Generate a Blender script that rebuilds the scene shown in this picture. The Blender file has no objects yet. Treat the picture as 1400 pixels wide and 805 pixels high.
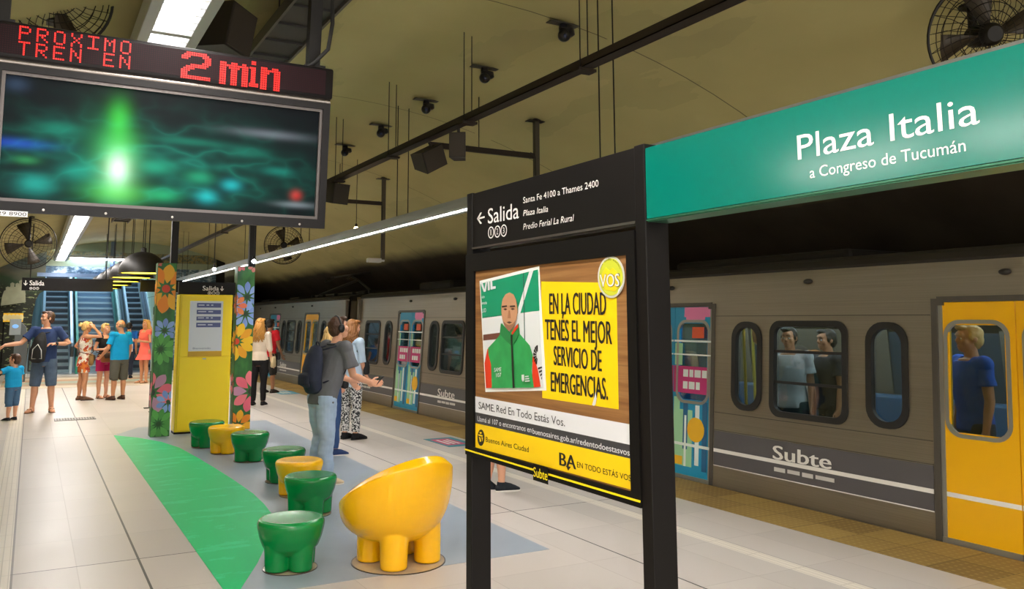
import bpy, bmesh, math, random
from mathutils import Vector, Matrix, noise
random.seed(7)
C = bpy.context.scene
COL = C.collection
PI = math.pi
V = Vector

# ---------------------------------------------------------------- camera, world, lights, exposure
F, PX, PY, HC = 1131.0, 660.0, 297.0, 1.70
PITCH, YAW = math.radians(7.0564), math.radians(28.4312)
cam = bpy.data.objects.new('camera', bpy.data.cameras.new('camera'))
COL.objects.link(cam)
cam.location = (0, 0, HC)
cam.rotation_euler = (PI/2 + PITCH, 0, -YAW)
cam.data.sensor_width = 36
cam.data.lens = F/1400*36
cam.data.shift_x = 40/1400
cam.data.shift_y = -105.5/1400
cam.data.clip_start = 0.05
C.camera = cam
C.view_settings.view_transform = 'Standard'
C.view_settings.look = 'None'
C.view_settings.gamma = 1
C.view_settings.use_curve_mapping = False
C.view_settings.exposure = 0.95
w = bpy.data.worlds.new('station_ambient')
C.world = w
w.use_nodes = True
w.node_tree.nodes['Background'].inputs[0].default_value = (1.0, 0.97, 0.93, 1)
w.node_tree.nodes['Background'].inputs[1].default_value = 1.9

LAMP = 26.0          # radiance of the tubes behind the luminaires' diffusers

# ---------------------------------------------------------------- rays from the survey of the photograph
FW = V((math.sin(YAW)*math.cos(PITCH), math.cos(YAW)*math.cos(PITCH), math.sin(PITCH)))
RT = V((math.cos(YAW), -math.sin(YAW), 0))
UP = RT.cross(FW)
CAM = V((0, 0, HC))
def hit(x, y, p0, n):
    d = FW*F + RT*(x-PX) - UP*(y-PY)
    n = V(n)
    return CAM + d*((V(p0)-CAM).dot(n)/d.dot(n))
def onX(x, y, v): return hit(x, y, (v, 0, 0), (1, 0, 0))
def onY(x, y, v): return hit(x, y, (0, v, 0), (0, 1, 0))
def onZ(x, y, v=0): return hit(x, y, (0, 0, v), (0, 0, 1))

# ---------------------------------------------------------------- materials
def lin(c):
    if isinstance(c, str):
        c = [int(c[i:i+2], 16)/255 for i in (0, 2, 4)]
    return tuple((v/12.92 if v <= .04045 else ((v+.055)/1.055)**2.4) for v in c[:3]) + (1,)
MATS = {}
def M(name, col, rough=.5, metal=0, var=0, vs=6, bump=0, bs=60, spec=.5, coat=0, stretch=(1, 1, 1)):
    if name in MATS: return MATS[name]
    m = bpy.data.materials.new(name); m.use_nodes = True
    nt = m.node_tree; b = nt.nodes['Principled BSDF']
    c = lin(col)
    b.inputs['Base Color'].default_value = c
    b.inputs['Roughness'].default_value = rough
    b.inputs['Metallic'].default_value = metal
    b.inputs['Specular IOR Level'].default_value = spec
    if coat:
        b.inputs['Coat Weight'].default_value = coat; b.inputs['Coat Roughness'].default_value = .12
    if var or bump:
        tc = nt.nodes.new('ShaderNodeTexCoord'); mp = nt.nodes.new('ShaderNodeMapping')
        mp.inputs['Scale'].default_value = stretch
        nt.links.new(tc.outputs['Object'], mp.inputs[0])
    if var:
        n = nt.nodes.new('ShaderNodeTexNoise'); n.inputs['Scale'].default_value = vs; n.inputs['Detail'].default_value = 4
        mx = nt.nodes.new('ShaderNodeMix'); mx.data_type = 'RGBA'
        mx.inputs[6].default_value = tuple(min(1, v*(1-var)) for v in c[:3])+(1,)
        mx.inputs[7].default_value = tuple(min(1, v*(1+var)) for v in c[:3])+(1,)
        nt.links.new(mp.outputs[0], n.inputs[0]); nt.links.new(n.outputs[0], mx.inputs[0]); nt.links.new(mx.outputs[2], b.inputs['Base Color'])
    if bump:
        n2 = nt.nodes.new('ShaderNodeTexNoise'); n2.inputs['Scale'].default_value = bs; n2.inputs['Detail'].default_value = 3
        bp = nt.nodes.new('ShaderNodeBump'); bp.inputs['Strength'].default_value = bump; bp.inputs['Distance'].default_value = .01
        nt.links.new(mp.outputs[0], n2.inputs[0]); nt.links.new(n2.outputs[0], bp.inputs['Height']); nt.links.new(bp.outputs[0], b.inputs['Normal'])
    MATS[name] = m
    return m
def EM(name, col, strength, base=None):
    if name in MATS: return MATS[name]
    m = M(name, base or col, .4)
    b = m.node_tree.nodes['Principled BSDF']
    b.inputs['Emission Color'].default_value = lin(col); b.inputs['Emission Strength'].default_value = strength
    return m
def GLASS(name, tint, rough=.03, mixf=.12):
    m = bpy.data.materials.new(name); m.use_nodes = True; nt = m.node_tree
    nt.nodes.remove(nt.nodes['Principled BSDF']); out = nt.nodes['Material Output']
    tr = nt.nodes.new('ShaderNodeBsdfTransparent'); tr.inputs[0].default_value = lin(tint)
    gl = nt.nodes.new('ShaderNodeBsdfGlossy'); gl.inputs['Roughness'].default_value = rough
    lw = nt.nodes.new('ShaderNodeLayerWeight'); lw.inputs[0].default_value = .25
    mr = nt.nodes.new('ShaderNodeMath'); mr.operation = 'MULTIPLY_ADD'; mr.inputs[1].default_value = .7; mr.inputs[2].default_value = mixf
    mx = nt.nodes.new('ShaderNodeMixShader')
    nt.links.new(lw.outputs['Fresnel'], mr.inputs[0]); nt.links.new(mr.outputs[0], mx.inputs[0])
    nt.links.new(tr.outputs[0], mx.inputs[1]); nt.links.new(gl.outputs[0], mx.inputs[2]); nt.links.new(mx.outputs[0], out.inputs[0])
    return m

# node helpers for a few custom surfaces
class NT:
    def __init__(s, name, rough=.5, metal=0):
        s.m = bpy.data.materials.new(name); s.m.use_nodes = True; s.nt = s.m.node_tree
        s.b = s.nt.nodes['Principled BSDF']; s.b.inputs['Roughness'].default_value = rough; s.b.inputs['Metallic'].default_value = metal
        tc = s.nt.nodes.new('ShaderNodeTexCoord'); sp = s.nt.nodes.new('ShaderNodeSeparateXYZ')
        s.nt.links.new(tc.outputs['Object'], sp.inputs[0]); s.tc = tc.outputs['Object']
        s.x, s.y, s.z = sp.outputs
    def f(s, op, a, b=None, c=None):
        n = s.nt.nodes.new('ShaderNodeMath'); n.operation = op
        for i, v in enumerate((a, b, c)):
            if v is None: continue
            if isinstance(v, (int, float)): n.inputs[i].default_value = v
            else: s.nt.links.new(v, n.inputs[i])
        return n.outputs[0]
    def noise(s, scale, detail=4, vec=None, stretch=None, rough=.5):
        n = s.nt.nodes.new('ShaderNodeTexNoise'); n.inputs['Scale'].default_value = scale; n.inputs['Detail'].default_value = detail
        n.inputs['Roughness'].default_value = rough
        v = vec or s.tc
        if stretch:
            mp = s.nt.nodes.new('ShaderNodeMapping'); mp.inputs['Scale'].default_value = stretch
            s.nt.links.new(v, mp.inputs[0]); v = mp.outputs[0]
        s.nt.links.new(v, n.inputs[0]); return n.outputs[0]
    def xyz(s, x, y, z=0.0):
        n = s.nt.nodes.new('ShaderNodeCombineXYZ')
        for i, v in enumerate((x, y, z)):
            if isinstance(v, (int, float)): n.inputs[i].default_value = v
            else: s.nt.links.new(v, n.inputs[i])
        return n.outputs[0]
    def white(s, vec):
        n = s.nt.nodes.new('ShaderNodeTexWhiteNoise'); s.nt.links.new(vec, n.inputs[0]); return n.outputs[0]
    def mix(s, fac, a, b, mode='MIX'):
        n = s.nt.nodes.new('ShaderNodeMix'); n.data_type = 'RGBA'; n.blend_type = mode
        for i, v in ((0, fac), (6, a), (7, b)):
            if isinstance(v, (int, float)): n.inputs[i].default_value = v
            elif isinstance(v, (tuple, str)): n.inputs[i].default_value = lin(v)
            else: s.nt.links.new(v, n.inputs[i])
        return n.outputs[2]
    def ramp(s, fac, stops):
        n = s.nt.nodes.new('ShaderNodeValToRGB'); e = n.color_ramp.elements
        while len(e) < len(stops): e.new(.5)
        for k, (p, c) in zip(e, stops): k.position = p; k.color = lin(c)
        s.nt.links.new(fac, n.inputs[0]); return n.outputs[0]
    def line(s, coord, period, offset, width):     # 1 on a thin line, else 0
        t = s.f('PINGPONG', s.f('SUBTRACT', coord, offset), period/2)
        return s.f('LESS_THAN', t, width/2)
    def at(s, coord, pos, width):
        return s.f('LESS_THAN', s.f('ABSOLUTE', s.f('SUBTRACT', coord, pos)), width/2)
    def mx(s, *a):
        r = a[0]
        for k in a[1:]: r = s.f('MAXIMUM', r, k)
        return r
    def color(s, c): s.nt.links.new(c, s.b.inputs['Base Color'])
    def bump(s, h, st=.3, dist=.01):
        bp = s.nt.nodes.new('ShaderNodeBump'); bp.inputs['Strength'].default_value = st; bp.inputs['Distance'].default_value = dist
        s.nt.links.new(h, bp.inputs['Height']); s.nt.links.new(bp.outputs[0], s.b.inputs['Normal'])

# ---------------------------------------------------------------- mesh helpers
def BM(): return bmesh.new()
def obj(name, bm, mat=None, parent=None, smooth=True, angle=40, loc=None, rotz=None):
    me = bpy.data.meshes.new(name)
    if isinstance(bm, bmesh.types.BMesh):
        bmesh.ops.recalc_face_normals(bm, faces=bm.faces[:])
        bm.to_mesh(me); bm.free()
    else:
        me = bm; me.name = name
    for m in (mat if isinstance(mat, (list, tuple)) else [mat]):
        if m: me.materials.append(m)
    if smooth:
        me.shade_smooth()
        if angle < 180: me.set_sharp_from_angle(angle=math.radians(angle))
    o = bpy.data.objects.new(name, me); COL.objects.link(o)
    if parent: o.parent = parent
    if loc: o.location = loc
    if rotz is not None: o.rotation_euler = (0, 0, rotz)
    return o
def tag(o, label=None, cat=None, group=None, kind=None):
    if label: o['label'] = label
    if cat: o['category'] = cat
    if group: o['group'] = group
    if kind: o['kind'] = kind
    return o
def thing(name, label, cat, loc=(0, 0, 0), rotz=0, group=None):
    o = bpy.data.objects.new(name, None); COL.objects.link(o)
    o.location = loc; o.rotation_euler = (0, 0, rotz); o.empty_display_size = .1
    return tag(o, label, cat, group)
def struct(name, bm, mat, **k): return tag(obj(name, bm, mat, **k), kind='structure')
def dup(root, loc=None, rotz=None, label=None, group=None):
    def rec(o, par):
        c = o.copy(); COL.objects.link(c)
        if par: c.parent = par
        for ch in o.children: rec(ch, c)
        return c
    r = rec(root, None)
    if loc is not None: r.location = loc
    if rotz is not None: r.rotation_euler = (0, 0, rotz)
    return tag(r, label, None, group)
def face(bm, vs, mi=0):
    f = bm.faces.new([v if isinstance(v, bmesh.types.BMVert) else bm.verts.new(v) for v in vs]); f.material_index = mi; return f
def box(bm, a, b, mi=0, bev=0):
    x0, y0, z0 = a; x1, y1, z1 = b
    v = [bm.verts.new(p) for p in ((x0,y0,z0),(x1,y0,z0),(x1,y1,z0),(x0,y1,z0),(x0,y0,z1),(x1,y0,z1),(x1,y1,z1),(x0,y1,z1))]
    fs = [face(bm, [v[i] for i in q], mi) for q in ((3,2,1,0),(4,5,6,7),(0,1,5,4),(1,2,6,5),(2,3,7,6),(3,0,4,7))]
    if bev:
        es = list({e for f in fs for e in f.edges})
        r = bmesh.ops.bevel(bm, geom=es, offset=bev, segments=2, affect='EDGES', profile=.5)
        for f in r['faces']: f.material_index = mi
    return v
def hexa(bm, bot, top, mi=0):        # eight corners: bottom ring, top ring
    v = [bm.verts.new(p) for p in list(bot)+list(top)]
    for q in ((3,2,1,0),(4,5,6,7),(0,1,5,4),(1,2,6,5),(2,3,7,6),(3,0,4,7)): face(bm, [v[i] for i in q], mi)
def tube(bm, pts, rad, n=12, ref=None, mi=0, cap=True, closed=False):
    pts = [V(p) for p in pts]; rings = []
    m = len(pts)
    if not isinstance(rad, list): rad = [rad]*m
    last = V(ref) if ref else None
    for i, p in enumerate(pts):
        t = (pts[(i+1) % m] - pts[i-1]) if closed else (pts[min(i+1, m-1)] - pts[max(i-1, 0)])
        t.normalize()
        if last is None: last = V((1, 0, 0)) if abs(t.x) < .9 else V((0, 1, 0))
        a = (last - t*last.dot(t))
        if a.length < 1e-4: a = t.orthogonal()
        a.normalize(); b = t.cross(a)
        if not ref: last = a
        r = rad[i]; ra, rb = r if isinstance(r, (tuple, list)) else (r, r)
        rings.append([bm.verts.new(p + a*(ra*math.cos(2*PI*k/n)) + b*(rb*math.sin(2*PI*k/n))) for k in range(n)])
    for i in range(m if closed else m-1):
        A, B = rings[i], rings[(i+1) % m]
        for k in range(n): face(bm, [A[k], A[(k+1) % n], B[(k+1) % n], B[k]], mi)
    if cap and not closed:
        face(bm, rings[0][::-1], mi); face(bm, rings[-1], mi)
    return rings
def lathe(bm, prof, c=(0, 0, 0), n=32, mi=0, axis='z', cap=True):
    c = V(c); rings = []
    for r, h in prof:
        ring = []
        for k in range(n):
            a = 2*PI*k/n
            p = {'z': V((r*math.cos(a), r*math.sin(a), h)), 'y': V((r*math.cos(a), h, r*math.sin(a))), 'x': V((h, r*math.cos(a), r*math.sin(a)))}[axis]
            ring.append(bm.verts.new(c+p))
        rings.append(ring)
    for A, B in zip(rings, rings[1:]):
        for k in range(n): face(bm, [A[k], A[(k+1) % n], B[(k+1) % n], B[k]], mi)
    if cap:
        face(bm, rings[0][::-1], mi); face(bm, rings[-1], mi)
def ball(bm, c, r, mi=0, u=16, v=10, mat=None):
    r = r if isinstance(r, (tuple, list)) else (r, r, r)
    g = bmesh.ops.create_uvsphere(bm, u_segments=u, v_segments=v, radius=1)
    m = Matrix.Translation(c) @ (mat or Matrix.Identity(4)) @ Matrix.Diagonal((*r, 1))
    bmesh.ops.transform(bm, matrix=m, verts=g['verts'])
    for f in {f for q in g['verts'] for f in q.link_faces}: f.material_index = mi
def prism(bm, poly, o, ux, uy, t, mi=0):      # 2D outline on a plane, thickness t along ux x uy
    o, ux, uy = V(o), V(ux), V(uy); n = ux.cross(uy).normalized()*t
    A = [bm.verts.new(o+ux*x+uy*y) for x, y in poly]; B = [bm.verts.new(o+ux*x+uy*y+n) for x, y in poly]
    k = len(A)
    fs = [face(bm, A[::-1], mi), face(bm, B, mi)]
    for i in range(k): face(bm, [A[i], A[(i+1) % k], B[(i+1) % k], B[i]], mi)
    for f in fs: f.normal_update()
    bmesh.ops.triangulate(bm, faces=[f for f in fs if len(f.verts) > 4])
def slab(bm, pts, n, t, mi=0):                # 3D outline, thickness t along n
    n = V(n)*t
    A = [bm.verts.new(V(p)) for p in pts]; B = [bm.verts.new(V(p)+n) for p in pts]; k = len(A)
    fs = [face(bm, A[::-1], mi), face(bm, B, mi)]
    for i in range(k): face(bm, [A[i], A[(i+1) % k], B[(i+1) % k], B[i]], mi)
    for f in fs: f.normal_update()
    bmesh.ops.triangulate(bm, faces=[f for f in fs if len(f.verts) > 4])
def rrect(w, h, r, seg=6, cx=0, cy=0):
    out = []
    for qx, qy, a0 in ((1, 1, 0), (-1, 1, PI/2), (-1, -1, PI), (1, -1, 3*PI/2)):
        for k in range(seg+1):
            a = a0+PI/2*k/seg
            out.append((cx+qx*(w/2-r)+r*math.cos(a), cy+qy*(h/2-r)+r*math.sin(a)))
    return out
def frame(bm, outer, inner, o, ux, uy, t, mi=0):   # a ring between two outlines with the same number of points
    o, ux, uy = V(o), V(ux), V(uy); n = ux.cross(uy).normalized()*t
    P = lambda q, s: [bm.verts.new(o+ux*x+uy*y+n*s) for x, y in q]
    a0, a1, b0, b1 = P(outer, 0), P(outer, 1), P(inner, 0), P(inner, 1); k = len(a0)
    for i in range(k):
        j = (i+1) % k
        face(bm, [a0[i], a0[j], a1[j], a1[i]], mi); face(bm, [a1[i], a1[j], b1[j], b1[i]], mi)
        face(bm, [b1[i], b1[j], b0[j], b0[i]], mi); face(bm, [b0[i], b0[j], a0[j], a0[i]], mi)
_font_cache = {}
def glyphs(s, bold=0, shear=0):
    key = (s, bold, shear)
    if key not in _font_cache:
        c = bpy.data.curves.new('lettering', 'FONT'); c.body = s; c.size = 1; c.offset = bold; c.shear = shear; c.resolution_u = 3
        o = bpy.data.objects.new('lettering', c); COL.objects.link(o)
        dg = bpy.context.evaluated_depsgraph_get(); dg.update()
        me = bpy.data.meshes.new_from_object(o.evaluated_get(dg))
        vs = [v.co.copy() for v in me.vertices]; fs = [tuple(p.vertices) for p in me.polygons]
        bpy.data.objects.remove(o); bpy.data.curves.remove(c); bpy.data.meshes.remove(me)
        _font_cache[key] = (vs, fs)
    return _font_cache[key]
def text(bm, s, bl, br, cap, n, mi=0, bold=0, shear=0, up=(0, 0, 1), t=.002):
    """s set along bl -> br (its exact width), capitals cap high, raised t along the normal n"""
    vs, fs = glyphs(s, 0, shear)
    g = [v.y for v in glyphs('H')[0]]; H = max(g) - min(g)
    x0, x1 = min(v.x for v in vs), max(v.x for v in vs)
    bl, br, n, up = V(bl), V(br), V(n).normalized(), V(up)
    ux = (br-bl)/(x1-x0); uy = up*(cap/H); uu = (br-bl).normalized()
    for d in ((-1, 0, 1) if bold else (0,)):            # heavier strokes: the same letters set three times, a hair apart
        nv = [bm.verts.new(bl + ux*(v.x-x0) + uy*v.y + n*(t+.00008*d) + uu*(d*bold*cap*.8)) for v in vs]
        for f in fs:
            try: face(bm, [nv[i] for i in f], mi)
            except ValueError: pass
def remesh(bm, voxel, smooth=3, ripple=0, rs=9.0, zs=.5):
    me = bpy.data.meshes.new('tmp'); bmesh.ops.recalc_face_normals(bm, faces=bm.faces[:]); bm.to_mesh(me); bm.free()
    o = bpy.data.objects.new('tmp', me); COL.objects.link(o)
    r = o.modifiers.new('r', 'REMESH'); r.mode = 'VOXEL'; r.voxel_size = voxel
    if smooth:
        s = o.modifiers.new('s', 'SMOOTH'); s.iterations = smooth; s.factor = .5
    dg = bpy.context.evaluated_depsgraph_get(); dg.update()
    out = bpy.data.meshes.new_from_object(o.evaluated_get(dg))
    bpy.data.objects.remove(o); bpy.data.meshes.remove(me)
    if ripple:
        nr = [v.normal.copy() for v in out.vertices]
        for v, k in zip(out.vertices, nr):
            p = v.co
            v.co = p + k*(ripple*noise.noise(V((p.x*rs, p.y*rs, p.z*rs*zs))) + ripple*.5*noise.noise(V((p.x*rs*2.3+5, p.y*rs*2.3, p.z*rs*zs*3))))
    return out
# ================================================================ the setting
YE_ = 30.3
def vz(x): return 4.295 - (8 - math.sqrt(max(0, 64-(x-2.85)**2)))

# floor: large beige tiles, control joints, guiding strips, tactile paving along the platform edge
n = NT('floor_tiles', .36)
X, Y = n.x, n.y
fine = n.mx(n.line(X, .8, .375, .006), n.line(Y, .8, .213, .006))
ctrl = n.mx(n.at(X, .774, .016), n.at(X, 3.88, .014), n.line(Y, 7.2, 6.615, .013))
cell = n.xyz(n.f('FLOOR', n.f('DIVIDE', n.f('SUBTRACT', X, .375), .8)), n.f('FLOOR', n.f('DIVIDE', n.f('SUBTRACT', Y, .213), .8)))
tone = n.ramp(n.white(cell), [(0, 'b7b0aa'), (1, 'c2bab3')])
tone = n.mix(n.f('MULTIPLY', n.noise(.9, 3), .35), tone, 'aea69f')
tone = n.mix(n.f('MULTIPLY', fine, .35), tone, '7d7066')
tone = n.mix(ctrl, tone, '2c2927')
for c, w_ in ((4.753, .13), (-.125, .20)):                      # the two pale guiding strips
    s_ = n.at(X, c, w_)
    rib = n.f('MULTIPLY', s_, n.mx(n.line(X, .045, c, .007), n.line(Y, .4, .213, .008)))
    tone = n.mix(s_, tone, 'd9d1c4'); tone = n.mix(n.f('MULTIPLY', rib, .45), tone, '8a8278')
    tone = n.mix(n.f('MULTIPLY', n.at(X, c+w_/2+.008, .014), .8 if c < 0 else .3), tone, '4c4743')
yel = n.f('GREATER_THAN', X, 5.565)
ycell = n.xyz(n.f('FLOOR', n.f('DIVIDE', n.f('SUBTRACT', X, 5.565), .36)), n.f('FLOOR', n.f('DIVIDE', n.f('SUBTRACT', Y, .213), .4)))
ytone = n.ramp(n.white(ycell), [(0, '7f6534'), (1, '9c8044')])
yj = n.mx(n.line(X, .36, 5.565, .008), n.line(Y, .4, .213, .008))
ytone = n.mix(n.f('MULTIPLY', yj, .7), ytone, '54431f')
dots = n.f('MULTIPLY', n.f('LESS_THAN', n.f('PINGPONG', X, .03), .012), n.f('LESS_THAN', n.f('PINGPONG', Y, .03), .012))
ytone = n.mix(n.f('MULTIPLY', dots, .35), ytone, 'b3995c')
n.color(n.mix(yel, tone, ytone))
r_ = n.f('MULTIPLY_ADD', n.noise(1.1, 2), .08, .36); n.b.inputs['Specular IOR Level'].default_value = .38
n.nt.links.new(n.f('MULTIPLY_ADD', yel, .35, r_), n.b.inputs['Roughness'])
bm = BM()
box(bm, (-4.3, -6, -1.1), (6.28, 30.0, 0)); box(bm, (-1.5, 30.0, -1.1), (5.6, 31.2, 0))
struct('floor', bm, n.m, smooth=False)

n = NT('trackbed_gravel', .95); n.color(n.ramp(n.noise(22, 6), [(.3, '0e0c0a'), (.7, '2e2823')])); n.bump(n.noise(30), .8, .05)
bm = BM(); box(bm, (6.28, -6, -1.3), (10.2, 60, -1.1)); struct('floor_track', bm, n.m, smooth=False)
bm = BM()
for x in (6.95, 8.39): box(bm, (x-.035, -6, -1.1), (x+.035, 60, -.95))
struct('trim_rails', bm, M('rail_steel', '5a5048', .4, .9), smooth=False)

# vault
n = NT('vault_paint', .75)
X, Y = n.x, n.y
tone = n.ramp(n.noise(.55, 5), [(.25, 'a8a06c'), (.5, 'b6ad76'), (.8, 'c2ba82')])
tone = n.mix(n.f('MULTIPLY', n.f('GREATER_THAN', n.noise(1.1, 6, stretch=(1, .35, 1)), .60), .12), tone, '5c6146')
brk = n.f('GREATER_THAN', n.noise(2.4, 2), .42)
jt = n.f('MULTIPLY', n.line(Y, 3.42, 5.68, .014), brk)
tone = n.mix(n.f('MULTIPLY', jt, .75), tone, '37321d')
tunnel_shade = n.f('MULTIPLY', n.f('SUBTRACT', X, n.f('MULTIPLY_ADD', n.noise(.9, 4), .35, 6.75)), 3.0); tunnel_shade = n.f('MINIMUM', n.f('MAXIMUM', tunnel_shade, 0), 1)
tone = n.mix(tunnel_shade, tone, n.ramp(n.noise(1.2, 5), [(.3, '2b2216'), (.7, '41372a')]))  # dark tunnel paint, with the tunnel side's shade mixed into the colour
n.color(tone); n.bump(n.noise(3, 6), .12, .03)
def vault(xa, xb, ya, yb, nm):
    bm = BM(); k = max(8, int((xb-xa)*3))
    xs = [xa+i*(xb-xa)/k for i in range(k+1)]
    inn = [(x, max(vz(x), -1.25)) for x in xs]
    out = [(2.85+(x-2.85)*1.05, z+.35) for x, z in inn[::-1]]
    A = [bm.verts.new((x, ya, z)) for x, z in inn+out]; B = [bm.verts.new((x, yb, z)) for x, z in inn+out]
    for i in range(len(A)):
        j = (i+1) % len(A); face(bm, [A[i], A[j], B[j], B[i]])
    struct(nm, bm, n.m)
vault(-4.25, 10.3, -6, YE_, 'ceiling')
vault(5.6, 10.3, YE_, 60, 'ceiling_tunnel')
dark = M('tunnel_dark', '15130f', .9, var=.3)
bm = BM(); box(bm, (5.6, 60, -1.3), (10.6, 60.2, 5)); struct('wall_tunnel', bm, dark, smooth=False)
bm = BM(); box(bm, (6.28, -6.2, -1.3), (10.6, -6.0, 4.2)); struct('wall_light_block', bm, dark, smooth=False)  # unseen wall added behind the camera to keep ambient light out of the tunnel

# end wall with the painted mural, the arch and the stair opening (at Y = 30)
YE = 30.0
def E(x, y, Y_=YE):
    p = onY(x, y, Y_); return (p.x, p.z)
n = NT('mural_paint', .7)
X, Z = n.x, n.z
wob = n.f('MULTIPLY', n.f('SUBTRACT', n.noise(.9, 4), .5), .9)
h = n.f('ADD', Z, wob)
band = n.ramp(n.f('DIVIDE', h, 5.0), [(0, '1c1f15'), (.50, '1f2416'), (.53, '25331f'), (.60, '2f4a2f'), (.655, '6a6a5c'), (.72, '5d7076'), (.78, '8b8a66'), (.9, '7b7548')])
fleck = n.f('MULTIPLY', n.f('GREATER_THAN', n.noise(6, 3, stretch=(1, 1, 2.4)), .60), n.f('LESS_THAN', h, 2.7))
n.color(n.mix(n.f('MULTIPLY', fleck, .75), band, '8f9a6c'))
mural = n.m
top = 4.75
op = [E(33, 525), E(45, 428), E(49, 410), E(54, 401), E(62, 396)]        # edge of the arch, bottom to top
zt = E(100, 378)[1]
L_ = [(-4.3, 0), (op[0][0], 0)] + op[1:] + [(E(62, 378)[0], zt), (E(62, 378)[0], top), (-4.3, top)]
bm = BM(); prism(bm, L_, (0, YE, 0), (1, 0, 0), (0, 0, 1), -.3)
struct('wall_mural', bm, mural, smooth=False)
xr = E(212, 450)[0]
n = NT('stair_hall_wall', .6)
zz = n.z
pale = n.ramp(n.noise(1.5, 4), [(.3, '8fa28c'), (.7, 'a5b49b')])
fr = n.f('MULTIPLY', n.f('GREATER_THAN', zz, 3.62), n.f('LESS_THAN', zz, 3.92))
frz = n.ramp(n.noise(9, 3), [(.45, '5f6a57'), (.5, 'a08d4d'), (.56, '77806d')])
rock = n.ramp(n.noise(3.2, 7, stretch=(1, 1, 1.8), rough=.7), [(.35, '2b4157'), (.48, '4d6d88'), (.56, '9fb6c8'), (.66, 'd9e6ee')])
t_ = n.mix(fr, pale, frz); t_ = n.mix(n.f('LESS_THAN', zz, 3.42), t_, rock)
n.color(t_)
bm = BM(); x0 = E(62, 378)[0]
prism(bm, [(x0, zt), (xr, zt), (xr, 0), (5.6, 0), (5.6, top), (x0, top)], (0, YE, 0), (1, 0, 0), (0, 0, 1), -.3)
struct('wall_end', bm, n.m, smooth=False)
bm = BM(); box(bm, (5.6, YE, -1.1), (5.9, 60, top)); struct('wall_divider', bm, dark, smooth=False)
bm = BM(); box(bm, (E(49, 400)[0]*1.0, YE-.1, zt-.02), (xr, YE, zt+.10)); box(bm, (E(152, 330)[0], YE-.16, zt), (E(158, 330)[0], YE, top-.4))
struct('trim_pilaster', bm, M('pilaster_blue', '6f86a8', .5, var=.2, vs=14), smooth=False)

# stair shaft behind the opening
xl = op[0][0]
SL = math.tan(math.radians(30))
n = NT('shaft_tiles', .45)
sj = n.mx(n.line(n.y, 1.2, 0, .02), n.line(n.z, .8, .1, .02))
n.color(n.mix(sj, n.ramp(n.noise(2), [(.3, 'b5d4bf'), (.7, 'cfe6d2')]), '6a8476'))
bm = BM()
for a, b in ((xl-.3, xl), (xr, xr+.3)):
    hexa(bm, [(a, YE+.3, 0), (b, YE+.3, 0), (b, 44, 7.6), (a, 44, 7.6)], [(a, YE+.3, 3.6), (b, YE+.3, 3.6), (b, 44, 11), (a, 44, 11)])
struct('wall_shaft', bm, n.m, smooth=False)
bm = BM()
hexa(bm, [(xl-.3, YE+.3, 3.5), (xr+.3, YE+.3, 3.5), (xr+.3, 44, 10.9), (xl-.3, 44, 10.9)], [(xl-.3, YE+.3, 3.8), (xr+.3, YE+.3, 3.8), (xr+.3, 44, 11.2), (xl-.3, 44, 11.2)])
struct('ceiling_shaft', bm, M('shaft_ceiling', '8296a3', .6), smooth=False)
bm = BM(); box(bm, (xl-.3, 44, 5), (xr+.3, 44.2, 11.2)); struct('wall_shaft_top', bm, M('shaft_ceiling', ''), smooth=False)
bm = BM()
hexa(bm, [(xl-.3, YE+.3, -.4), (xr+.3, YE+.3, -.4), (xr+.3, 44.2, 7.4), (xl-.3, 44.2, 7.4)], [(xl-.3, YE+.3, -.02), (xr+.3, YE+.3, -.02), (xr+.3, 44.2, 7.9), (xl-.3, 44.2, 7.9)])
struct('floor_shaft', bm, M('shaft_slope', '6f8288', .6), smooth=False)
# lit strip lights down the shaft ceiling, one row above each flight
for k, xx in enumerate((1.15, 2.75)):
    t = thing('strip_light', 'cool white strip light running up the stair shaft ceiling, %s' % ('left row over the stairs' if k == 0 else 'right row by the far escalator'), 'ceiling light', (xx, 36.0, 6.42))
    t.rotation_euler = (math.atan(7.4/13.7), 0, 0)
    bm = BM(); box(bm, (-.16, -4.5, -.02), (.16, 4.5, .06), bev=.01); obj('housing', bm, M('lamp_housing', 'b9bcbd', .4, .3), t)
    bm = BM(); box(bm, (-.12, -4.4, -.05), (.12, 4.4, -.021)); obj('diffuser', bm, EM('cool_tube', 'cfe6ff', LAMP*.6), t, smooth=False)

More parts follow.
